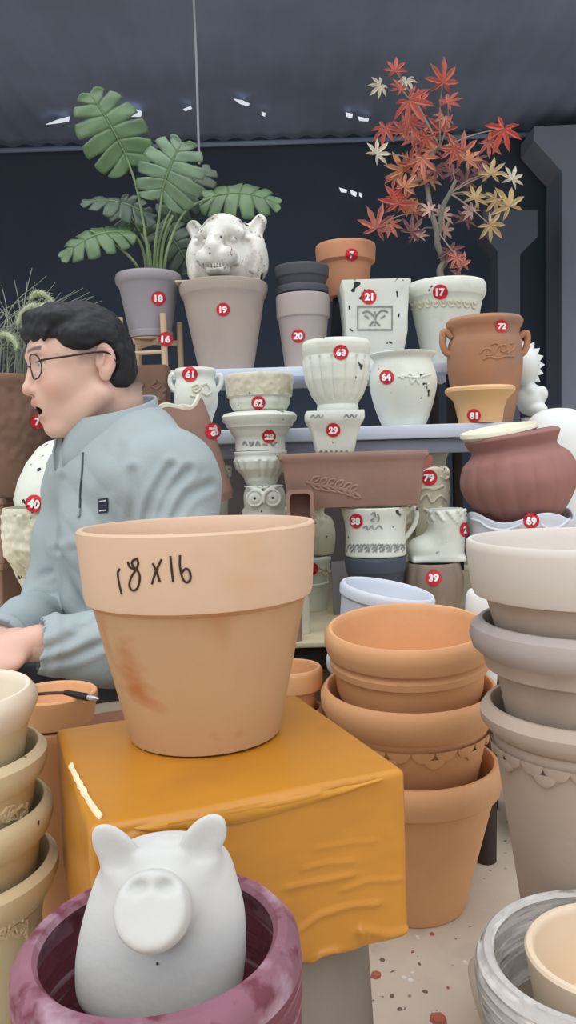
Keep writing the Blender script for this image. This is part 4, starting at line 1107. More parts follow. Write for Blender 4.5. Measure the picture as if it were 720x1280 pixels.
# ------------------------------------------------------------------ left end
LD = 2.16
for k, (y0, y1) in enumerate(((774, 700), (699, 622))):
    q = square_pot('trough_planter', ['brown trough planter at left edge, lower one of two', 'brown trough planter at left edge, upper one under the grass pot'][k], 'planter', -14, LD, [(34, y0), (34, y0 - 1), (36, y1 + 8), (38, y1 + 6), (38, y1)], TRED, TZ if k == 0 else lastz + .001, .008, 1.4, rounded=.008)
    lastz = topz(q)
gp = pot('potted_grass', 'artificial foxtail grass in a big brown carved pot at left', 'potted plant', -6, LD, [(50, 622), (53, 615), (62, 560), (66, 520), (65, 492), (67, 480), (66, 474)], BROWNL, lastz + .001, .009, body_name='pot', smooth=True, rf=lambda r, z, a, H: r * (1 + .035 * noise.noise(Vector((math.cos(a) * 7, math.sin(a) * 7, z * 45))) * (z > H * .3) * (z < H * .9)), fine=.006, seg=140)
sticker(gp, 46, 527, '7', 9)
cy = thing('flower_pot', 'small brown cylindrical pot lying on its side at the left edge of the table', 'flower pot', (P(20, 744, 1.78).x, 1.78, TZ + 12.2 * mpp(20, 744, 1.78)), (0, math.radians(90), math.radians(20)))
r_ = 12 * mpp(20, 744, 1.78)
mk('body', *revolve([(0, -.03), (r_ * .86, -.03), (r_, .03), (r_ * .9, .03), (r_ * .76, -.022), (0, -.022)], 40), BR39, cy)
c40 = pot('carved_planter', 'cream planter with deep feather carving under the white domed planter', 'planter', 56, 1.97, [(22, 772), (24, 766), (26, 745), (36, 710), (46, 690), (48, 665), (48, 640), (47, 634)], WHC, TZ, .007, smooth=True, rf=lambda r, z, a, H: r * (1 + (.06 * noise.noise(Vector((math.cos(a) * 5 + z * 8, math.sin(a) * 5, z * 60))) + .03 * math.sin(26 * a + z * 90)) * (1 if .36 * H < z < .95 * H else 0)), fine=.004, seg=200)
e40 = pot('egg_planter', 'white domed planter with dark chips on the carved cream planter', 'planter', 73, 1.97, [(50, 640), (54, 637), (55, 622), (49, 600), (38, 578), (23, 559), (10, 551), (.01, 549)], WH, topz(c40) + .004, .006, smooth=False, solid=True)
for c_ in [[(47, 588), (51, 586)], [(57, 606), (61, 605)], [(29, 625), (32, 629)]]: strokes(e40, 'chip', [c_], .0035, M('chip_dark', (46, 46, 48), .8, .1, 20, 0))
sticker(e40, 43, 629.5, '40', 11, rot=-12)
# ------------------------------------------------------------------ tiger head on pot 19
tz = topz(p19) + .0085
plate = thing('pot_board', 'thin pale board across the rim of the taupe pot, under the tiger head', 'board', (p19.location.x - .004, U, topz(p19) + .0024))
MB().add(boxvf((-.135, -.06, 0), (.118, .075, .005), .001)).build('panel', M('board_pale', (198, 186, 172), .7, .06, 6, .1, 60), plate)
tg = thing('tiger_head', 'white weathered tiger head sculpture sitting on the large taupe pot', 'sculpture', (P(284, 340, U).x, U, tz), (0, 0, math.radians(-10)))
S = mpp(284, 315, U)
def tp(px, py, dy=0.0): return np.array(((px - 284) * S, dy, (355 - py) * S))
s = SDF((-.16, -.15, 0), (.16, .14, .24), .0024)
s.ell(tp(284, 316, .02), (43 * S, .088, 41 * S), .02)
s.ell(tp(284, 336, .02), (50 * S, .085, 30 * S), .03)
for sg in (-1, 1):
    s.ell(tp(284 + sg * 38, 324, .0), (13 * S, .05, 26 * S), .02)
    s.ell(tp(284 + sg * 36, 344, -.01), (11 * S, .04, 14 * S), .015)
    e = tp(284 + sg * 41, 284, .01)
    s.cap(tp(284 + sg * 33, 297, .012), tp(284 + sg * 43, 282, .012), 12 * S, 8.5 * S, .014)
    s.cap(tp(284 + sg * 36, 294, -.018), tp(284 + sg * 43, 281, -.004), 6 * S, 3.5 * S, .006, True)
s.ell(tp(284, 296, -.04), (26 * S, .045, 20 * S), .03)
s.cap(tp(283, 294, -.066), tp(279, 322, -.108), 11 * S, 11 * S, .03)
for sg in (-1, 1):
    s.ell(tp(281 + sg * 12, 333, -.095), (14 * S, .035, 12 * S), .012)
    s.ell(tp(283 + sg * 17, 311, -.082), (9 * S, .022, 5.5 * S), .006, True)
    s.cap(tp(283 + sg * 11, 297, -.080), tp(283 + sg * 27, 302, -.062), 4.5 * S, 4 * S, .014)
    s.ell(tp(283 + sg * 17, 310.5, -.066), (5 * S, .010, 3.2 * S), .006)
    for k in range(4):
        s.cap(tp(284 + sg * (32 + 3 * k), 308 + 9 * k, -.045 + .008 * k), tp(284 + sg * (47 + k), 306 + 12 * k, .0), 3 * S, 1.5 * S, .006)
    for k in range(3): s.cap(tp(284 + sg * (6 + 6 * k), 285 + 3 * k, -.066 + .006 * k), tp(284 + sg * (11 + 7 * k), 278 + 4 * k, -.045), 1.2 * S, .8 * S, .003, True)
s.ell(tp(279, 321, -.122), (8 * S, .012, 4.5 * S), .006)
s.ell(tp(281, 347, -.085), (15 * S, .035, 9 * S), .008)
s.ell(tp(281, 343.5, -.118), (12 * S, .028, 3.6 * S), .003, True)
for k in (-2, -1, 0, 1, 2): s.ell(tp(281 + k * 3.6, 343, -.105), (1.4 * S, .006, 3 * S), .002)
s.box(np.array((0, 0, -.03)), (.3, .3, .0305), .001, .002, True)
TIG = M('tiger_plaster', (224, 224, 216), .75, .08, 16, .5, 50, chips=[((64, 58, 54), .675, 26), ((88, 78, 70), .70, 60)], stain=[((182, 176, 166), .50, 18, .16), ((150, 140, 130), .60, 34, .10)])
sdfobj('head', s, TIG, tg)
# ------------------------------------------------------------------ owl
ow = thing('owl_statue', 'white owl statue with big round eyes under the fluted urn', 'statue', (xcol + .006, CD, topz(hp) + .001))
So = mpp(330, 640, CD); oz = ow.location.z
def op(px, py, dy=0.0): return np.array(((px - 332) * So, dy, P(330, py, CD).z - oz))
s = SDF((-.075, -.075, 0), (.075, .075, .24), .0019)
s.ell(op(332, 665), (27 * So, .048, 50 * So), .02)
s.ell(op(332, 622), (26 * So, .046, 26 * So), .02)
s.cap(op(332, 604), op(332, 612), 17 * So, 20 * So, .01)
for sg in (-1, 1):
    e = op(332 + sg * 11, 621.5, -.044)
    s.ell(e, (10.5 * So, .010, 10.5 * So), .002)
    s.tor(e + np.array((0, -.006, 0)), 9.4 * So, 1.4 * So, (0, 1, 0), .001)
    s.ell(e + np.array((0, -.011, 0)), (3.0 * So, .003, 3.0 * So), .0015, True)
    s.cap(op(332 + sg * 3, 614, -.052), op(332 + sg * 25, 603, -.032), 2.6 * So, 3.4 * So, .003)
    s.cap(op(332 + sg * 2, 609, -.048), op(332 + sg * 14, 601, -.036), 1.8 * So, 1.8 * So, .003)
    s.cap(op(332 + sg * 24, 640), op(332 + sg * 21, 690), 5 * So, 4 * So, .008)
s.cap(op(332, 617, -.056), op(332, 627, -.060), 3.2 * So, 1.2 * So, .003)
s.box(np.array((0, 0, -.03)), (.3, .3, .0305), .001, .002, True)
top_ow = flz - oz - .0005
s.box(np.array((0, 0, top_ow + .05)), (.2, .2, .05), .001, .001, True)
sdfobj('body', s, WH, ow)
EYED = M('owl_pupil_dark', (40, 40, 42), .6, .05, 5, 0)
for sg in (-1, 1):
    c = op(332 + sg * 11, 621.5, -.051)
    q = SDF(c - .008, c + .008, .0007); q.ell(c, (2.2 * So, .0025, 2.2 * So), .0002)
    sdfobj('pupil', q, EYED, ow)
# ------------------------------------------------------------------ sun-flower-maned statue at the right on a slim stand
fst = pot('pedestal', 'slim plain white pedestal hidden behind the big terracotta jar', 'pedestal', 664, 2.42, [(14, 740), (14, 738), (11, 524), (11, 522)], WHP, TZ, .004, solid=True)
fs = thing('maned_statue', 'white statue with toothed round mane behind the terracotta jar', 'statue', (fst.location.x, 2.42, topz(fst) + .001))
fs['label'] = 'white statue with a toothed round mane behind the terracotta jar'
Sf = mpp(660, 470, 2.42); fz = fs.location.z
def fp(px, py, dy=0.0): return np.array(((px - 662) * Sf, dy, P(660, py, 2.42).z - fz))
s = SDF((-.12, -.085, -.002), (.10, .085, .27), .0022)
s.ell(fp(652, 458, -.02), (19 * Sf, .045, 24 * Sf), .01)
s.ell(fp(661, 500, -.01), (17 * Sf, .045, 20 * Sf), .02)
s.ell(fp(666, 513, -.03), (13 * Sf, .035, 9 * Sf), .008); s.ell(fp(672, 494, -.03), (8 * Sf, .02, 10 * Sf), .008)
s.ell(fp(658, 490, -.035), (7 * Sf, .02, 8 * Sf), .006)
s.box(np.array((0, 0, -.03)), (.3, .3, .0303), .001, .002, True)
sdfobj('body', s, WHP, fs)
V = []; c = fp(652, 456, .012); n = 20
for lay in (0, 1):
    for i in range(2 * n):
        a = 2 * PI * i / (2 * n); r = (31 if i % 2 == 0 else 25) * Sf
        V.append(c + np.array((r * .98 * math.cos(a), .022 * lay, r * 1.15 * math.sin(a))))
m = 2 * n
Fc = [tuple(range(m)), tuple(range(2 * m - 1, m - 1, -1))] + [(i, i + m, (i + 1) % m + m, (i + 1) % m) for i in range(m)]
mk('mane', V, Fc, WHP, fs, smooth=False)

# ------------------------------------------------------------------ monstera
LEAF = M('monstera_green', (84, 112, 72), .38, .18, 14, .2, 60, stain=[((104, 132, 90), .58, 12, .3)], spec=.5)
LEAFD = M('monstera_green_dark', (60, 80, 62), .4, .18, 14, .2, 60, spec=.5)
LEAFB = M('monstera_green_blue', (102, 128, 100), .36, .15, 14, .2, 60, spec=.5)
STEM = M('monstera_stem', (118, 140, 96), .5, .12, 12, .1, 60)
def monstera_leaf(root, base, tip, d0, d1, width, mat, up=.25, droop=.15, fold=.25, side=0.0, seed=0, lobes=6):
    A = P(base[0], base[1], d0); B = P(tip[0], tip[1], d1); L = (B - A).length
    ax = (B - A).normalized()
    nrm = Vector((side, -1, up)); nrm = (nrm - ax * nrm.dot(ax)).normalized(); sd = ax.cross(nrm).normalized()
    wd = width * mpp(base[0], base[1], d0) / 2
    inv = mw(root).inverted(); rg = random.Random(seed); V = []; Fc = []
    def wid(u): return wd * (max(0, math.sin(PI * min(1, (u + .16) / 1.16) ** .8)) ** .62) * 1.02
    def point(u, v, sg):
        """u along the midrib, v outward 0..1"""
        uu = -.0 + u
        ang = math.radians(-28 + 78 * max(0, u) ** 1.2)
        w = wid(u) * v
        along = uu * L + w * math.sin(ang); out = w * math.cos(ang)
        z = -droop * L * (max(0, along / L)) ** 2 - fold * out * out / wd + .06 * L * math.sin(PI * min(1, max(0, along / L)))
        z += .012 * math.sin(v * 4 + u * 25) * wd * 3 * v
        return inv @ (A + ax * along + sd * (sg * out) + nrm * z)
    edges = [-.14 + (1.10) * (k / lobes) ** .95 for k in range(lobes + 1)]
    edges[-1] = .985
    for sg in (-1, 1):
        for k in range(lobes):
            u0, u1 = edges[k], edges[k + 1]; g = (u1 - u0) * (.26 + .16 * rg.random()) * (0 if k == 0 else 1); cut = .36 + .3 * rg.random()
            nu, nv = 5, 9; st = len(V); ext = 1 - .025 * rg.random()
            for j in range(nv + 1):
                v = j / nv
                gg = g * max(0, (v - cut) / (1 - cut)) ** .55 if v > cut else 0
                for i in range(nu + 1):
                    t = i / nu; rnd = (1 - .035 * (2 * t - 1) ** 2 * (v > .8))
                    V.append(point((u0 + (gg if k else 0) * .55) + (u1 - u0 - gg * (1.0 if k else .5)) * t, v * ext * rnd, sg))
            for j in range(nv):
                for i in range(nu):
                    q = st + j * (nu + 1) + i; Fc.append((q, q + 1, q + nu + 2, q + nu + 1) if sg > 0 else (q, q + nu + 1, q + nu + 2, q + 1))
    lf = mk('leaf', V, Fc, mat, root, angle=None)
    so_ = lf.modifiers.new('thick', 'SOLIDIFY'); so_.thickness = .0012
    mid = [inv @ (A + ax * (t * L) + nrm * (-droop * L * t * t + .06 * L * math.sin(PI * t) + .0015)) for t in np.linspace(0, .97, 10)]
    MB().add(tubevf(mid, [.0026 * (1 - .7 * t) for t in np.linspace(0, 1, 10)], 6)).build('midrib', STEM, lf)
    return A
potc = P(189, 347, 2.5)
def stem(root, pts, r0=.005, r1=.003, mat=None, name='stem'):
    inv = mw(root).inverted(); q = catmull([inv @ Vector(p) for p in pts], 7)
    MB().add(tubevf(q, list(np.linspace(r0, r1, len(q))), 8)).build(name, mat or STEM, root)
stz0 = P(188, 380, 2.5)
# soil disc inside the pot
hh = mon['_h']; mk('soil', *revolve([(0, hh - .05), (.075, hh - .05), (.078, hh - .03), (0, hh - .026)], 40), DARKW, mon)
leaves = [((158, 196), (113, 112), 2.5, 2.46, 88, LEAF, .3, .12, .18, .15, 1), ((203, 240), (224, 176), 2.44, 2.4, 90, LEAFB, .35, .16, .2, 0, 2),
          ((266, 246), (346, 238), 2.58, 2.54, 72, LEAF, .75, .25, .35, 0, 3), ((152, 290), (74, 302), 2.46, 2.38, 60, LEAF, .8, .3, .35, 0, 4),
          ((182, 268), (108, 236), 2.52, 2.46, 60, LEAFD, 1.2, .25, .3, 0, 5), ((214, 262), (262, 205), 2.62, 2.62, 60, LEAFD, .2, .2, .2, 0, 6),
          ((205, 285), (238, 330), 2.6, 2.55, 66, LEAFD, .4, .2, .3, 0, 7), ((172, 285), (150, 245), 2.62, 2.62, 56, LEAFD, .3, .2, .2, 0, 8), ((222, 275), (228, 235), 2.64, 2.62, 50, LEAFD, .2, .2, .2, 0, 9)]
for (b_, t_, d0, d1, wdt, mt, up, dr, fo, sd_, sdn) in leaves: monstera_leaf(mon, b_, t_, d0, d1, wdt, mt, up, dr, fo, sd_, sdn)
for k, (pts) in enumerate([[(188, 352, 2.5), (184, 310, 2.48), (172, 240, 2.5), (158, 196, 2.5)], [(192, 352, 2.49), (194, 310, 2.46), (199, 270, 2.44), (203, 240, 2.44)], [(204, 352, 2.49), (210, 310, 2.46), (232, 264, 2.54), (266, 246, 2.58)],
                           [(178, 352, 2.48), (168, 328, 2.45), (140, 302, 2.44), (112, 288, 2.43)], [(184, 352, 2.5), (180, 318, 2.5), (170, 296, 2.48), (152, 290, 2.46)], [(190, 352, 2.52), (186, 310, 2.53), (178, 285, 2.53), (182, 268, 2.52)],
                           [(196, 352, 2.52), (198, 310, 2.56), (206, 280, 2.6), (214, 262, 2.62)], [(199, 352, 2.51), (204, 300, 2.56), (216, 270, 2.6), (205, 285, 2.6)], [(186, 352, 2.53), (184, 310, 2.58), (178, 295, 2.62), (172, 285, 2.62)], [(201, 352, 2.51), (203, 310, 2.55), (212, 285, 2.6), (222, 275, 2.64)]]):
    stem(mon, [stz0.lerp(P(*pts[0]), .8) - Vector((0, 0, .03))] + [P(*q) for q in pts], .0055, .0032)

# ------------------------------------------------------------------ maple
BARK = M('maple_bark', (126, 124, 112), .8, .15, 30, .6, 60)
TWIG = M('maple_twig', (150, 138, 124), .7, .12, 30, .3, 60)
hh = mp['_h']; mk('soil', *revolve([(0, hh - .04), (.098, hh - .04), (.1, hh - .02), (0, hh - .016)], 40), DARKW, mp)
def zq(x, y): return 440 + x / 3.13, 60 + y / 3.13
MPD = 2.47
trunk = [(554, 372, MPD), (552, 352, MPD), (550, 338, MPD), (555, 326, MPD), (547, 306, MPD - .01), (545, 285, MPD - .02), (539, 264, MPD - .02), (533, 226, MPD), (532, 205, MPD), (542, 191, MPD + .01), (550, 185, MPD)]
stem(mp, [P(*q) for q in trunk], .012, .005, BARK, 'trunk')
stem(mp, [P(547, 300, MPD), P(553, 261, MPD - .03), P(562, 242, MPD - .05), P(570, 225, MPD - .06)], .009, .005, BARK, 'branch')
MC = {'R': M('maple_red', (182, 100, 88), .6, .15, 30, .2, 60), 'B': M('maple_bright_red', (200, 98, 84), .6, .12, 30, .2, 60), 'S': M('maple_salmon', (196, 126, 110), .6, .15, 30, .2, 60), 'O': M('maple_orange', (192, 136, 104), .6, .15, 30, .2, 60),
      'C': M('maple_cream', (204, 196, 176), .6, .08, 30, .2, 60), 'T': M('maple_tan', (186, 164, 122), .6, .12, 30, .2, 60), 'P': M('maple_purple', (134, 92, 92), .6, .15, 30, .2, 60), 'K': M('maple_pale_pink', (204, 172, 160), .6, .1, 30, .2, 60)}
ML = [(170, 90, 44, 'R'), (355, 135, 66, 'R'), (375, 215, 48, 'R'), (130, 310, 54, 'R'), (225, 205, 76, 'R'), (262, 215, 50, 'B'), (190, 160, 40, 'R'), (225, 290, 64, 'R'), (205, 330, 50, 'S'), (350, 325, 58, 'R'), (595, 315, 70, 'B'), (535, 365, 50, 'S'), (430, 415, 70, 'S'), (400, 390, 50, 'R'), (450, 440, 50, 'O'),
      (240, 365, 64, 'S'), (290, 350, 50, 'R'), (200, 480, 64, 'O'), (230, 460, 50, 'R'), (165, 505, 44, 'S'), (95, 415, 50, 'C'), (112, 145, 40, 'C'), (215, 125, 38, 'C'), (180, 610, 70, 'R'), (160, 580, 46, 'B'), (220, 600, 46, 'O'), (95, 705, 70, 'S'), (230, 720, 54, 'P'), (262, 738, 36, 'K'), (240, 640, 48, 'S'),
      (350, 655, 50, 'K'), (480, 590, 52, 'T'), (545, 495, 54, 'T'), (625, 515, 48, 'C'), (565, 590, 44, 'T'), (615, 620, 70, 'T'), (538, 690, 56, 'T'), (440, 530, 54, 'P'), (395, 490, 48, 'P'), (330, 468, 44, 'P'), (358, 715, 46, 'K'), (385, 790, 52, 'P'), (430, 850, 50, 'S'), (425, 890, 40, 'P'), (410, 815, 36, 'S'), (150, 690, 42, 'S'),
      (300, 520, 54, 'O'), (275, 430, 60, 'S'), (485, 440, 46, 'P'), (440, 675, 48, 'P'), (205, 545, 46, 'O'), (320, 400, 54, 'O'), (265, 520, 46, 'O'), (360, 270, 40, 'S'), (500, 500, 44, 'P'), (305, 635, 36, 'K'), (470, 640, 40, 'K')]
rg = random.Random(11)
skel = [(533, 226), (532, 205), (539, 264), (550, 185), (562, 242), (545, 285)]
inv = mw(mp).inverted()
def maple_leaf(c, R, mat, roll, tilt):
    nrm = Vector(tilt).normalized(); sd = nrm.cross(Vector((0, 0, 1))).normalized(); up = sd.cross(nrm)
    sd, up = sd * math.cos(roll) + up * math.sin(roll), up * math.cos(roll) - sd * math.sin(roll)
    V = [inv @ c]; Fc = []
    lob = [(-128, .62), (-82, .86), (-40, .95), (0, 1.06), (40, .95), (82, .86), (128, .62)]
    out = []
    for k, (a, l) in enumerate(lob):
        a = math.radians(a)
        for da, rr, dz in ((-.24, .42, .02), (-.17, .66, .0), (0, 1.0, -.16), (.17, .66, .0), (.24, .42, .02)):
            out.append((a + da, rr * l, dz))
        nxt = math.radians(lob[(k + 1) % 7][0] + (360 if k == 6 else 0)) if k < 6 else math.radians(180)
        out.append(((a + nxt) / 2, .30 if k < 6 else .14, .06))
    for a, r, dz in out: V.append(inv @ (c + (up * math.cos(a) + sd * math.sin(a)) * (r * R) + nrm * (dz * R)))
    n = len(out)
    for i in range(n - 1): Fc.append((0, i + 1, i + 2))
    o = mk('leaf', V, Fc, mat, mp, smooth=False)
    m_ = o.modifiers.new('thick', 'SOLIDIFY'); m_.thickness = .0008
for i, (zx, zy, zr, cc) in enumerate(ML):
    px, py = zq(zx, zy); dd = MPD + rg.uniform(-.10, .08)
    c = P(px, py, dd); R = 1.36 * zr / 3.13 * mpp(px, py, dd)
    maple_leaf(c, R, MC[cc], rg.uniform(-.9, .9) + (PI if rg.random() < .35 else 0), (rg.uniform(-.45, .45), -1, rg.uniform(-.35, .5)))
    b_ = min(skel, key=lambda q: (q[0] - px) ** 2 + (q[1] - py) ** 2)
    if i % 2 == 0 or zr > 60:
        mid = P((px + b_[0]) / 2 + rg.uniform(-5, 5), (py + b_[1]) / 2 - 5, (dd + MPD) / 2)
        stem(mp, [P(b_[0], b_[1], MPD), mid, c], .0024, .0012, TWIG, 'twig')
# ------------------------------------------------------------------ foxtail grass
GR = M('grass_grey_green', (136, 142, 126), .7, .15, 30, .1, 60); FOX = M('foxtail_fuzz', (170, 178, 146), .9, .1, 30, .3, 200)
hh = gp['_h']; mk('soil', *revolve([(0, hh - .06), (.125, hh - .06), (.13, hh - .03), (0, hh - .026)], 40), DARKW, gp)
inv = mw(gp).inverted(); rg = random.Random(5); sx0 = gp.location.x
gz = gp.location.z + hh - .04
tips = [(6, 388), (18, 350), (40, 335), (52, 362), (-10, 340), (28, 372), (62, 380), (-20, 380), (5, 420), (12, 404), (70, 352), (-30, 360), (34, 352), (86, 372), (96, 362), (104, 360), (112, 365), (118, 370), (128, 376), (108, 384), (90, 384), (-5, 366), (24, 410), (46, 398), (-40, 400), (14, 440), (30, 430), (-15, 420), (100, 372), (76, 366), (2, 356), (58, 345)]
for i in range(64):
    x, y = tips[i % len(tips)]
    if i >= len(tips): x += rg.uniform(-14, 14); y += rg.uniform(-5, 40)
    d_ = LD + rg.uniform(-.1, .14); t = P(x, y, d_)
    a = 2 * PI * rg.random(); b = Vector((sx0 + .07 * math.cos(a) + .02, LD + .07 * math.sin(a), gz))
    m_ = b.lerp(t, .5) + Vector((-(t.x - b.x) * .22, 0, .05)); pts = catmull([inv @ b, inv @ m_, inv @ t], 6)
    MB().add(tubevf(pts, list(np.linspace(.0022, .0006, len(pts))), 5)).build('grass_blade', GR, gp)
def fuzz(path, r):
    mb = MB(); q = [inv @ P(*p) for p in path]; pts = catmull(q, 8); n = len(pts)
    rad = [r * math.sin(PI * (.08 + .88 * i / (n - 1))) ** .5 for i in range(n)]
    mb.add(tubevf(pts, rad, 10))
    for i in range(n):
        for k in range(9):
            a = rg.random() * 2 * PI; p = Vector(pts[i]); dr = Vector((math.cos(a), math.sin(a) * .6, math.sin(a * 2 + k))).normalized()
            mb.add(tubevf([p + dr * rad[i] * .6, p + dr * (rad[i] + .007)], [.0009, .0003], 4))
    return mb.build('foxtail', FOX, gp)
fuzz([(22, 405, LD - .08), (28, 392, LD - .08), (40, 383, LD - .09), (52, 383, LD - .1), (60, 378, LD - .1)], .0085)
fuzz([(38, 374, LD - .07), (46, 367, LD - .07), (56, 369, LD - .07), (66, 378, LD - .07)], .008)
fuzz([(-2, 420, LD - .08), (6, 418, LD - .08), (16, 424, LD - .09), (22, 436, LD - .1)], .008)
for p0 in ((24, 404), (38, 374), (-2, 420)):
    b = Vector((sx0 + .03, LD, gz)); t = P(p0[0], p0[1], LD - .08)
    MB().add(tubevf(catmull([inv @ b, inv @ (b.lerp(t, .6) + Vector((-.02, 0, .02))), inv @ t], 6), .0022, 6)).build('grass_stalk', GR, gp)
# ------------------------------------------------------------------ the man
man = thing('person', 'man with short black hair and glasses in grey-green pullover, seated, head turned sideways', 'person', (-.25, 1.46, 0))
mo = man.location
SKIN = M('skin', (255, 255, 255), .5, .04, 14, .12, 160, attr='Col', spec=.4)
HAIR = M('black_hair', (28, 29, 34), .5, .25, 60, .6, 140, aniso=(1, 1, .3))
KNIT = M('pullover_grey_green', (158, 170, 172), .9, .04, 8, .3, 300)
TROU = M('trousers_grey', (92, 94, 102), .9, .08, 10, .3, 200)
SHOE = M('shoe_dark', (50, 48, 50), .7, .1, 10, .2, 90)
Ft = np.array((-.77, -.64, 0)); Ft /= np.linalg.norm(Ft); Lt = np.array((-Ft[1] * -1, Ft[0], 0)); Lt = np.array((.64, -.77, 0)); Lt /= np.linalg.norm(Lt)
Zt = np.array((0, 0, 1.0)); RT = np.stack([Ft, Lt, Zt], 1)
# head frame
yw = math.radians(63); pt = math.radians(7); rl = math.radians(0)
Fh = Vector((-math.sin(yw) * math.cos(pt), -math.cos(yw) * math.cos(pt), -math.sin(pt)))
Lh = Vector((0, 0, 1)).cross(Fh).normalized(); Uh = Fh.cross(Lh)
ear = P(128, 452, 1.36); H0 = ear - Lh * .074
HM = Matrix(((Fh.x, Lh.x, Uh.x, H0.x), (Fh.y, Lh.y, Uh.y, H0.y), (Fh.z, Lh.z, Uh.z, H0.z), (0, 0, 0, 1)))
s = SDF((-.115, -.105, -.20), (.145, .105, .13), .0021)
s.ell((.017, 0, .022), (.078, .071, .078), .01)
s.ell((.050, 0, .030), (.054, .064, .056), .02)
s.ell((.044, 0, -.030), (.056, .062, .066), .02)
s.ell((.046, 0, -.070), (.046, .052, .040), .02)
s.ell((.080, 0, -.098), (.019, .023, .016), .018)
for g in (-1, 1):
    s.cap((.008, g * .056, -.052), (.070, g * .020, -.098), .019, .016, .02)
    s.ell((.074, g * .036, -.026), (.024, .024, .026), .02)
    s.cap((.088, g * .038, .030), (.099, g * .012, .026), .0075, .0085, .012)
s.ell((.075, 0, -.055), (.034, .036, .034), .02)
# sockets, eyes
for g in (-1, 1):
    s.ell((.101, g * .031, .011), (.012, .016, .010), .012, True)
    s.ell((.083, g * .031, .011), (.0135, .0145, .0125), .003)
    s.cap((.091, g * .044, .0155), (.0965, g * .021, .0145), .0032, .0032, .004)
    s.cap((.090, g * .043, .0020), (.0945, g * .021, .0030), .0028, .0028, .004)
# nose
s.cap((.097, 0, .018), (.114, 0, -.025), .0062, .0085, .012)
s.ell((.114, 0, -.028), (.0105, .011, .0095), .008)
for g in (-1, 1):
    s.ell((.103, g * .0115, -.032), (.0095, .0065, .0075), .005)
    s.ell((.1085, g * .0065, -.0385), (.005, .0032, .004), .002, True)
# mouth: open, speaking
s.cap((.094, -.017, -.0555), (.106, 0, -.0515), .0055, .0066, .006); s.cap((.094, .017, -.0555), (.106, 0, -.0515), .0055, .0066, .006)
s.cap((.084, -.015, -.076), (.096, 0, -.0805), .0058, .0070, .006); s.cap((.084, .015, -.076), (.096, 0, -.0805), .0058, .0070, .006)
s.ell((.095, 0, -.0650), (.022, .020, .0082), .004, True)
s.cap((.094, .012, -.064), (.082, .029, -.0665), .0062, .0035, .004, True)
s.ell((.084, 0, -.0635), (.010, .016, .007), .002)
s.ell((.088, 0, -.0590), (.008, .015, .0022), .001)
# ears
for g in (-1, 1):
    Re = np.stack([np.array((math.cos(.25), g * math.sin(.25) * -1, 0)), np.array((g * math.sin(.25), math.cos(.25), 0)) * 1.0, np.array((0, 0, 1.0))], 1)
    s.ell((-.006, g * .0745, .004), (.0175, .0065, .027), .004)
    s.ell((-.002, g * .0715, -.020), (.0105, .0065, .0125), .005)
    s.ell((-.003, g * .0815, .005), (.0105, .0055, .0185), .003, True)
    s.cap((.001, g * .078, -.004), (-.004, g * .079, .012), .0022, .002, .003)
    s.ell((.008, g * .0735, -.004), (.004, .004, .006), .003)
# neck
nb = HM.inverted() @ Vector((mo.x - .06, mo.y + .01, .70)); nb = np.array(nb)
s.cap((-.028, 0, -.045), nb, .054, .056, .025)
Vh, Fhd = s.mesh()
sk = np.array(lin((222, 184, 166))[:3])
def colfn(V):
    C = np.tile(sk, (len(V), 1)); x, y, z = V[:, 0], V[:, 1], V[:, 2]
    def blend(col, w): 
        nonlocal C
        w = np.clip(w, 0, 1)[:, None]; C = C * (1 - w) + np.array(lin(col)[:3]) * w
    g = lambda cx, cy, cz, rx, ry, rz: np.exp(-(((x - cx) / rx) ** 2 + ((np.abs(y) - cy) / ry) ** 2 + ((z - cz) / rz) ** 2))
    blend((216, 156, 134), .5 * g(.08, .045, -.03, .03, .025, .025))
    blend((214, 150, 132), .5 * g(.116, 0, -.03, .015, .015, .012))
    blend((176, 110, 100), 1.1 * g(.101, 0, -.0515, .018, .018, .0055) * (x > .086)); blend((180, 112, 104), 1.1 * g(.094, 0, -.0795, .018, .017, .006) * (x > .078))
    mouth = (((x - .09) / .03) ** 2 + (y / .025) ** 2 + ((z + .065) / .0082) ** 2) < 1
    blend((70, 34, 32), mouth * 1.0)
    blend((224, 214, 200), ((x > .086) & (np.abs(y) < .014) & (np.abs(z + .0592) < .0024) & (x < .099)) * 1.0)
    blend((214, 150, 130), .5 * g(-.006, .08, .006, .016, .008, .024))
    # eyes
    ev = (((x - .083) / .0142) ** 2 + ((np.abs(y) - .031) / .0150) ** 2 + ((z - .010) / .0128) ** 2 < 1.02) & (np.abs(z - .0092) < .0042) & (x > .086)
    blend((222, 216, 210), ev * 1.0)
    iris = ev & ((np.abs(y) - .030) ** 2 + (z - .0092) ** 2 < .0050 ** 2)
    blend((40, 28, 24), iris * 1.0)
    # brows and cropped sides
    lash = np.clip(1.5 * np.exp(-(((z - .0142) / .0022) ** 2)) - .2, 0, 1) * (np.abs(y) > .018) * (np.abs(y) < .046) * (x > .08)
    blend((62, 46, 42), .8 * lash)
    blend((66, 54, 50), .85 * np.clip(1.6 * np.exp(-(((z - .0335 - .002 * np.sin((np.abs(y) - .01) * 70)) / .0042) ** 2)) - .3, 0, 1) * (np.abs(y) > .012) * (np.abs(y) < .048) * (x > .07))
    sd = np.clip((z - .020) / .020, 0, 1) * np.clip((.060 - x) / .015, 0, 1) * (np.abs(y) > .035)
    blend((72, 68, 68), .88 * sd)
    sb = np.clip((z + .005) / .02, 0, 1) * np.clip((.026 - np.abs(x - .018)) / .012, 0, 1) * (np.abs(y) > .05)
    blend((96, 84, 78), .6 * sb)
    nk = np.clip((-.02 - x) / .02, 0, 1) * np.clip((z + .065) / .03, 0, 1)
    blend((60, 56, 56), .9 * nk)
    return C
Ch = colfn(Vh)
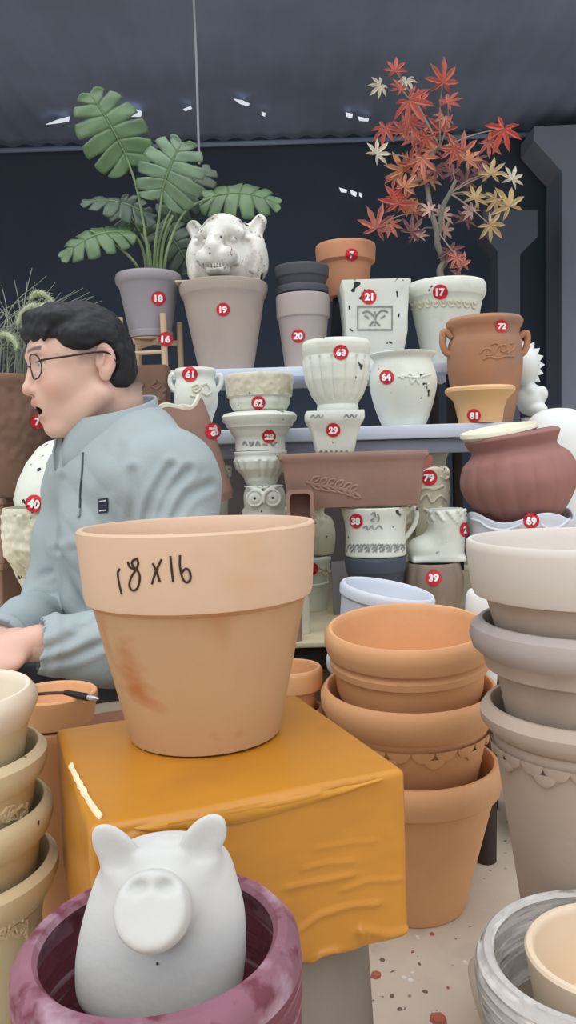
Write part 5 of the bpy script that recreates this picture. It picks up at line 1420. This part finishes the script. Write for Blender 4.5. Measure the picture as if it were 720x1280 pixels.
A = np.array(HM.to_3x3()); Vhw = Vh @ A.T + np.array(HM.translation)
# hands, body under the clothes
S_ = np.array((-.300, 1.44, .705)); hip = np.array((-.215, 1.50, .29))
Ls, Rs = S_ + .165 * Lt, S_ - .128 * Lt
Lel = np.array(P(226, 800, 1.23)); Lwr = np.array(P(40, 806, 1.15)); Rel = np.array(P(62, 762, 1.50)); Rwr = np.array(P(-6, 806, 1.24))
s = SDF((-.68, 1.0, 0), (.02, 1.80, .80), .0058)
s.chain([hip + Zt * .0, hip * .5 + S_ * .5 - Ft * .01 + Lt * .015, S_ - Zt * .06 - Ft * .01 + Lt * .01], [.09, .088, .085], .02)
s.cap(Ls, Rs, .05, .05, .03); s.cap(S_, np.array((mo.x - .06, mo.y + .01, .74)), .06, .055, .03)
for a, b, c in ((Ls, Lel, Lwr), (Rs, Rel, Rwr)): s.chain([a, b, c], [.042, .030, .025], .01)
legs_ = []
for g in (1, -1):
    h = hip + g * .09 * Lt; k = h + .42 * Ft + np.array((0, 0, .10)); an = k - .04 * Ft - np.array((0, 0, .335)); legs_.append((h, k, an))
    s.chain([h, k, an], [.075, .055, .038], .015); s.cap(an - Zt * .015 - Ft * .03, an - Zt * .02 + Ft * .13, .035, .026, .015)
Vb_, Fb_ = s.mesh()
Cb = np.tile(sk, (len(Vb_), 1))
# hands: left hand clasped over the right
def hand(wr, fwd, up, side, sgn, fl):
    """wr wrist, fwd towards the knuckles, up back of the hand, side towards the thumb"""
    o = SDF(wr - .17, wr + .17, .0024)
    fwd, up, side = [np.array(q) / np.linalg.norm(q) for q in (fwd, up, side)]
    Q = lambda f, sd, u: wr + fwd * f + side * sd + up * u
    R = np.stack([fwd, side, up], 1)
    o.cap(Q(-.022, 0, 0), Q(.01, 0, 0), .024, .025, .01)
    o.ell(Q(.045, 0, .002), (.050, .040, .019), .015, R=R)
    o.ell(Q(.028, .026, -.008), (.030, .018, .016), .012, R=R)
    for i, (off, ln) in enumerate(((.029, .92), (.010, 1.0), (-.010, .95), (-.028, .76))):
        p0 = Q(.078 - .004 * abs(i - 1.2), off, .004)
        b1, b2, b3 = fl
        def stp(p, ang, L): return p + (fwd * math.cos(ang) - up * math.sin(ang)) * L * ln
        p1 = stp(p0, b1, .042); p2 = stp(p1, b1 + b2, .027); p3 = stp(p2, b1 + b2 + b3, .020)
        o.cap(Q(.045, off * .8, .004), p0, .0105, .0100, .008)
        o.cap(p0, p1, .0098, .0088, .003); o.cap(p1, p2, .0090, .0082, .002); o.cap(p2, p3, .0082, .0070, .002)
    t0 = Q(.020, .032, -.006); t1 = Q(.052, .054, -.014); t2 = Q(.078, .056, -.024); t3 = Q(.098, .050, -.030)
    o.cap(t0, t1, .014, .0115, .008); o.cap(t1, t2, .0112, .0100, .003); o.cap(t2, t3, .0100, .0078, .002)
    return o.mesh()
lh = hand(Lwr + np.array((-.012, -.003, .0)), (-.93, -.22, -.22), (-.12, -.55, .83), (.1, .80, .5), 1, (.55, .7, .5))
rh = hand(Rwr + np.array((-.012, -.02, -.008)), (-.35, -.86, -.25), (-.5, -.1, .86), (-.8, .3, .0), -1, (.6, .7, .5))
allV = [Vhw, Vb_, lh[0], rh[0]]; allF = [Fhd, Fb_, lh[1], rh[1]]
hc = [np.tile(sk * np.array((.98, .92, .9)), (len(q[0]), 1)) for q in (lh, rh)]
allC = [Ch, Cb] + hc
n = 0; FF = []
for v, f in zip(allV, allF): FF.append(f + n); n += len(v)
VV = np.concatenate(allV) - np.array(mo); FF = np.concatenate(FF); CC = np.concatenate(allC)
bod = mk('body', VV.tolist(), FF.tolist(), SKIN, man, angle=None)
ca = bod.data.color_attributes.new('Col', 'FLOAT_COLOR', 'POINT')
ca.data.foreach_set('color', np.concatenate([CC, np.ones((len(CC), 1))], 1).astype(np.float32).ravel())

# hair
s = SDF((-.13, -.11, -.10), (.15, .11, .15), .0023)
s.ell((.013, 0, .030), (.088, .0795, .0835), .01)
s.ell((.060, 0, .062), (.050, .062, .040), .02)
s.ell((-.026, 0, -.010), (.050, .070, .058), .02)
# open up face, sides, nape
s.box((.115, 0, -.06), (.062, .2, .113), .02, .014, True, R=np.stack([np.array((math.cos(.20), 0, math.sin(.20))), np.array((0, 1, 0.)), np.array((-math.sin(.20), 0, math.cos(.20)))], 1))
for g in (-1, 1):
    s.box((.030, g * .085, -.020), (.040, .030, .052), .012, .012, True)
    s.ell((-.008, g * .082, .000), (.026, .024, .034), .006, True)
    s.box((.040, g * .096, .020), (.034, .018, .030), .01, .012, True)
s.box((-.04, 0, -.125), (.12, .2, .062), .01, .012, True)
rg = random.Random(2)
for i in range(46):        # fringe locks combed forward
    y = -.062 + .124 * i / 45; b = .094 - .30 * y * y / .1; a = np.array((.055 - 4 * y * y, y * .9, .100 - 5.0 * y * y))
    t = np.array((.099 - 6.2 * y * y + rg.uniform(-.004, .005), y * 1.05 + rg.uniform(-.008, .008), .058 + rg.uniform(-.012, .010) - 1.5 * y * y))
    m_ = (a + t) / 2 + np.array((.012, 0, .010)); s.cap(a, m_, .010, .009, .008); s.cap(m_, t, .0085, .0026, .006)
for g in (-1, 1): s.ell((.030, g * .066, .044), (.034, .013, .024), .012)
def hairfn(V):
    V = V.copy(); c = np.array((.003, 0, .02)); d = V - c; d /= np.linalg.norm(d, axis=1)[:, None]
    n_ = np.array([noise.noise(Vector((p[0] * 28, p[1] * 95, p[2] * 40))) + .6 * noise.noise(Vector((p[0] * 60, p[1] * 200, p[2] * 90))) for p in V])
    return V + d * (.0030 * n_)[:, None]
sdfobj('hair', s, HAIR, man, xf=Matrix.Translation(-mo) @ HM, fn=hairfn)
# glasses
FR = M('glasses_frame', (36, 28, 28), .35, .05, 8, 0)
LENS = bpy.data.materials.new('spectacle_glass'); LENS.use_nodes = True
b = LENS.node_tree.nodes['Principled BSDF']; b.inputs['Roughness'].default_value = .02; b.inputs['Alpha'].default_value = .12; b.inputs['Base Color'].default_value = (.9, .92, .95, 1)
hx = Matrix.Translation(-mo) @ HM
gl = MB(); lens = MB(); tmp = [MB(), MB()]
for g in (-1, 1):
    c = Vector((.107, g * .033, .006)); ringp = []
    for k in range(28):
        a = 2 * PI * k / 28; yy = .0245 * math.cos(a); zz = .0205 * math.sin(a)
        ringp.append(hx @ (c + Vector((-abs(yy + g * .012) * .12 - (yy * g > 0) * abs(yy) * .22, yy, zz))))
    gl.add(tubevf(ringp, .0012, 6, closed=True))
    cc = sum(ringp, Vector()) / 28
    lens.add(([cc] + ringp, [(0, 1 + k, 1 + (k + 1) % 28) for k in range(28)]))
    tmp[(g + 1) // 2].add(tubevf(catmull([hx @ Vector(q) for q in ((.100, g * .0575, .012), (.092, g * .067, .013), (.045, g * .0765, .0145), (.006, g * .0800, .016), (-.012, g * .0785, .012), (-.024, g * .076, -.006))], 6), .0017, 8))
gl.add(tubevf(catmull([hx @ Vector(q) for q in ((.108, -.0095, .009), (.111, 0, .0125), (.108, .0095, .009))], 4), .0012, 6))
gf = gl.build('glasses', FR, man); gf['label'] = 'thin dark round-rimmed glasses'
lens.build('lens', LENS, gf); 
for q in tmp: q.build('temple_arm', FR, gf)

# pullover
s = SDF((-.62, 1.05, .20), (.05, 1.80, .93), .0042)
mid = hip * .45 + S_ * .55
s.ell(S_ - Zt * .115 + Ft * .004 + Lt * .024, (.116, .160, .19), .03, R=RT)
s.ell(mid + Ft * .008 - Zt * .03 + Lt * .026, (.126, .152, .18), .05, R=RT)
s.ell(hip + Zt * .09 + Ft * .01, (.138, .175, .11), .05, R=RT)
s.cap(Ls + np.array((0, 0, -.012)), Rs + np.array((0, 0, -.012)), .072, .072, .05)
nk0 = np.array((mo.x - .068, mo.y - .012, .735))
s.cap(Ls + Zt * .0, nk0 + Zt * .01, .058, .072, .06); s.cap(Rs, nk0 + Zt * .01, .058, .072, .06)
s.chain([Ls - Zt * .005, (Ls + Lel) / 2 + Lt * .006, Lel], [.080, .070, .058], .025); s.chain([Lel, (Lel + Lwr) / 2 - Zt * .008, Lwr], [.058, .056, .040], .02)
s.chain([Rs, (Rs + Rel) / 2, Rel], [.074, .062, .054], .03); s.chain([Rel, (Rel + Rwr) / 2, Rwr], [.052, .048, .038], .02)
s.cap(Ls + np.array((-.02, .0, .005)), np.array(P(180, 540, 1.45)), .066, .05, .05)
# cuff opening
dl_ = (Lwr - Lel) / np.linalg.norm(Lwr - Lel); s.cap(Lwr + dl_ * .012, Lwr + dl_ * .07, .045, .05, .003, True); s.cap(Lwr - dl_ * .006, Lwr + dl_ * .05, .031, .031, .003, True)
dr_ = (Rwr - Rel) / np.linalg.norm(Rwr - Rel); s.cap(Rwr + dr_ * .012, Rwr + dr_ * .07, .045, .05, .003, True); s.cap(Rwr - dr_ * .006, Rwr + dr_ * .05, .030, .030, .003, True)
s.tor(Lwr - dl_ * .032, .0405, .0065, dl_, .008); s.tor(Rwr - dr_ * .030, .0385, .006, dr_, .008)
# neck hole
na = (np.array(HM @ Vector((-.028, 0, -.045))) - nk0); na /= np.linalg.norm(na)
s.cap(nk0, nk0 + na * .2, .063, .063, .006, True)
# folds: elbow creases on the far sleeve, armpit and lap creases
for pa, pb, dd, w in (((36, 735), (66, 731), 1.44, .007), ((40, 744), (70, 742), 1.44, .006), ((44, 722), (64, 716), 1.45, .006)):
    s.cap(np.array(P(*pa, dd)), np.array(P(*pb, dd)), w, w * .5, .012, True)
def fold(V):
    V = V.copy(); c = V - S_
    a = np.array([noise.noise(Vector((p[0] * 9 + p[2] * 5, p[1] * 9, p[2] * 12))) for p in V]); b_ = np.array([noise.noise(Vector(((p[0] + p[2]) * 24, p[1] * 18, (p[2] - p[0]) * 14 + 4))) for p in V])
    # crease bands that run from the armpit down the near upper arm and across the chest
    fr1 = np.exp(-(((V - (Ls * .6 + S_ * .4 - Zt * .10)) / .11) ** 2).sum(1))
    q = V @ np.array((.75, .1, .65)); cr = np.abs(np.sin(q * 70)) ** .5 * fr1
    ctr = S_ * .5 + hip * .5; d = V - ctr; d[:, 2] *= .2; d /= np.maximum(np.linalg.norm(d, axis=1), 1e-6)[:, None]
    w = V - np.array(EYE); dep = w @ np.array(_f); pxx = 360 + F * (w @ np.array(_r)) / dep; pyy = 640 - F * (w @ np.array(_u)) / dep
    fo = np.zeros(len(V)); near = dep < 1.62
    for ln, amp, wd in (([(182, 652), (194, 618), (214, 584)], .006, 5), ([(197, 650), (212, 612), (236, 588)], .005, 5), ([(166, 590), (168, 620), (164, 650)], .005, 5), ([(74, 690), (84, 730), (104, 768)], .006, 5), ([(58, 812), (84, 800), (118, 776)], .005, 6),
                        ([(60, 828), (92, 820), (126, 806)], .004, 5), ([(76, 600), (70, 640), (72, 684)], .004, 5), ([(150, 560), (140, 590), (138, 612)], .003, 6), ([(92, 690), (96, 735), (98, 780)], .004, 6), ([(216, 648), (236, 620), (262, 606)], .004, 5)):
        best = np.full(len(V), 99.0)
        q_ = catmull(ln, 4)
        for a_, b2 in zip(q_, q_[1:]):
            ab = b2 - a_; t = np.clip(((pxx - a_[0]) * ab[0] + (pyy - a_[1]) * ab[1]) / (ab @ ab), 0, 1)
            best = np.minimum(best, np.hypot(pxx - a_[0] - t * ab[0], pyy - a_[1] - t * ab[1]))
        fo += amp * (-np.exp(-(best / wd) ** 2) + .55 * np.exp(-((best - 2.2 * wd) / wd) ** 2)) * near
    d = d + 0; V = V + d * fo[:, None]
    return V + d * (.0065 * a + .0032 * b_ + .011 * (cr - .5 * fr1))[:, None]
pv = sdfobj('pullover', s, KNIT, man, xf=Matrix.Translation(-mo), fn=fold)
# stand collar, higher at the back, open at the front
col_pts = 44; V = []; Fc = []
fwd = Vector(Ft); nav = Vector(na); e1 = (fwd - nav * fwd.dot(nav)).normalized(); e2 = nav.cross(e1)
c0 = Vector(nk0)
lay = [(0, -.02, .094), (0, .035, .091), (0, .075, .086), (0, .124, .079), (0, .1265, .0765), (0, .123, .074), (0, .05, .080), (0, -.01, .084)]
gap = .16
for _, h, r in lay:
    for k in range(col_pts + 1):
        a = gap + (2 * PI - 2 * gap) * k / col_pts
        fr_ = .5 + .5 * math.cos(a)
        hh_ = h * (1 - .34 * fr_) if h > 0 else h
        flare = 1 + .10 * fr_ * (h > .03)
        V.append(c0 + nav * (hh_ - .006 * fr_) + (e1 * math.cos(a) * 1.02 + e2 * math.sin(a)) * (r * flare) - mo)
m = col_pts + 1
for l in range(len(lay)):
    for k in range(col_pts): j = (l + 1) % len(lay); Fc.append((l * m + k, l * m + k + 1, j * m + k + 1, j * m + k))
for k in (0, col_pts): Fc.append(tuple(l * m + k for l in range(len(lay))))
mk('collar', V, Fc, KNIT, pv, angle=None)
ZIP = M('zip_dark', (62, 70, 76), .5, .1, 30, 0)
NAVY = M('patch_navy', (34, 42, 62), .7, .08, 20, .1, 80); PW = M('patch_white', (206, 210, 214), .7, .05, 20, 0)
strokes(man, 'zipper', [[(104, 566), (103, 590), (101, 612), (100, 640)]], .0022, ZIP, parent=pv, on=[pv], off=.0005)
strokes(man, 'zip_pull', [[(100, 636), (99.5, 646)]], .0032, M('zip_pull', (150, 158, 160), .4, .05, 10, 0, metal=.5), parent=pv, on=[pv], off=.002)
pat = decal(man, 'chest_patch', [(124, 623.5), (136, 622), (135.5, 640.5), (124, 642)], NAVY, .0018, parent=pv, on=[pv])
decal(man, 'patch_stripe', [(125.5, 625.4), (134.5, 624.2), (134.5, 626), (125.5, 627.2)], PW, .0026, parent=pv, on=[pv], sub=3)
decal(man, 'patch_stripe', [(125.5, 637.4), (134.5, 636.2), (134.5, 638), (125.5, 639.2)], PW, .0026, parent=pv, on=[pv], sub=3)
decal(man, 'patch_stripe', [(126, 631.6), (134, 630.6), (134, 631.6), (126, 632.6)], M('patch_grey', (110, 118, 132), .7, .05, 20, 0), .0026, parent=pv, on=[pv], sub=3)
# trousers and shoes
s = SDF((-.68, 1.0, .02), (.05, 1.75, .45), .0055)
s.ell(hip, (.14, .17, .10), .03, R=RT)
for h, k, an in legs_: s.chain([h, k, an], [.090, .068, .054], .02)
tro = sdfobj('trousers', s, TROU, man, xf=Matrix.Translation(-mo))
for h, k, an in legs_:
    s = SDF(an + np.array((-.2, -.2, -.1)), an + np.array((.2, .2, .06)), .004)
    b0 = np.array((an[0], an[1], 0)) 
    s.cap(b0 - Ft * .05 + Zt * .042, b0 + Ft * .15 + Zt * .034, .046, .038, .01); s.cap(b0 + Zt * .05, b0 + Zt * .085, .05, .045, .02)
    s.box(np.array((b0[0], b0[1], -.05)), (.3, .3, .0502), .001, .004, True)
    sdfobj('shoe', s, SHOE, man, xf=Matrix.Translation(-mo))
# low stool
sz = hip[2] - .115
sto = thing('stool', 'low wooden stool under the seated man, hidden by the box', 'stool', (hip[0], hip[1], 0))
MB().add(boxvf((-.15, -.12, sz - .025), (.15, .12, sz), .006)).build('seat', WOOD, sto)
for x in (-.13, .10):
    for y in (-.10, .07): MB().add(boxvf((x, y, 0), (x + .03, y + .03, sz - .025), .003)).build('leg', WOOD, sto)
# ------------------------------------------------------------------ light
W = bpy.data.worlds.new('world'); SC.world = W; W.use_nodes = True
nt = W.node_tree; bg = nt.nodes['Background']
tc = nt.nodes.new('ShaderNodeTexCoord'); sx = nt.nodes.new('ShaderNodeSeparateXYZ'); rp = nt.nodes.new('ShaderNodeValToRGB')
nt.links.new(tc.outputs['Generated'], sx.inputs['Vector'])
mp_ = nt.nodes.new('ShaderNodeMapRange'); mp_.inputs['From Min'].default_value = -1; nt.links.new(sx.outputs['Z'], mp_.inputs['Value'])
nt.links.new(mp_.outputs['Result'], rp.inputs['Fac'])
rp.color_ramp.elements[0].position = .5; rp.color_ramp.elements[0].color = (.46, .485, .525, 1)
rp.color_ramp.elements[1].position = 1; rp.color_ramp.elements[1].color = (.95, .985, 1.05, 1)
nt.links.new(rp.outputs['Color'], bg.inputs['Color'])
bg.inputs['Strength'].default_value = 1.15
sun = bpy.data.lights.new('sun', 'SUN'); sun.energy = 1.3; sun.angle = math.radians(70); sun.color = (1, .985, .96)
so = bpy.data.objects.new('sun', sun); COL.objects.link(so)
so.rotation_euler = Vector((.15, .55, -1.0)).to_track_quat('-Z', 'Y').to_euler()
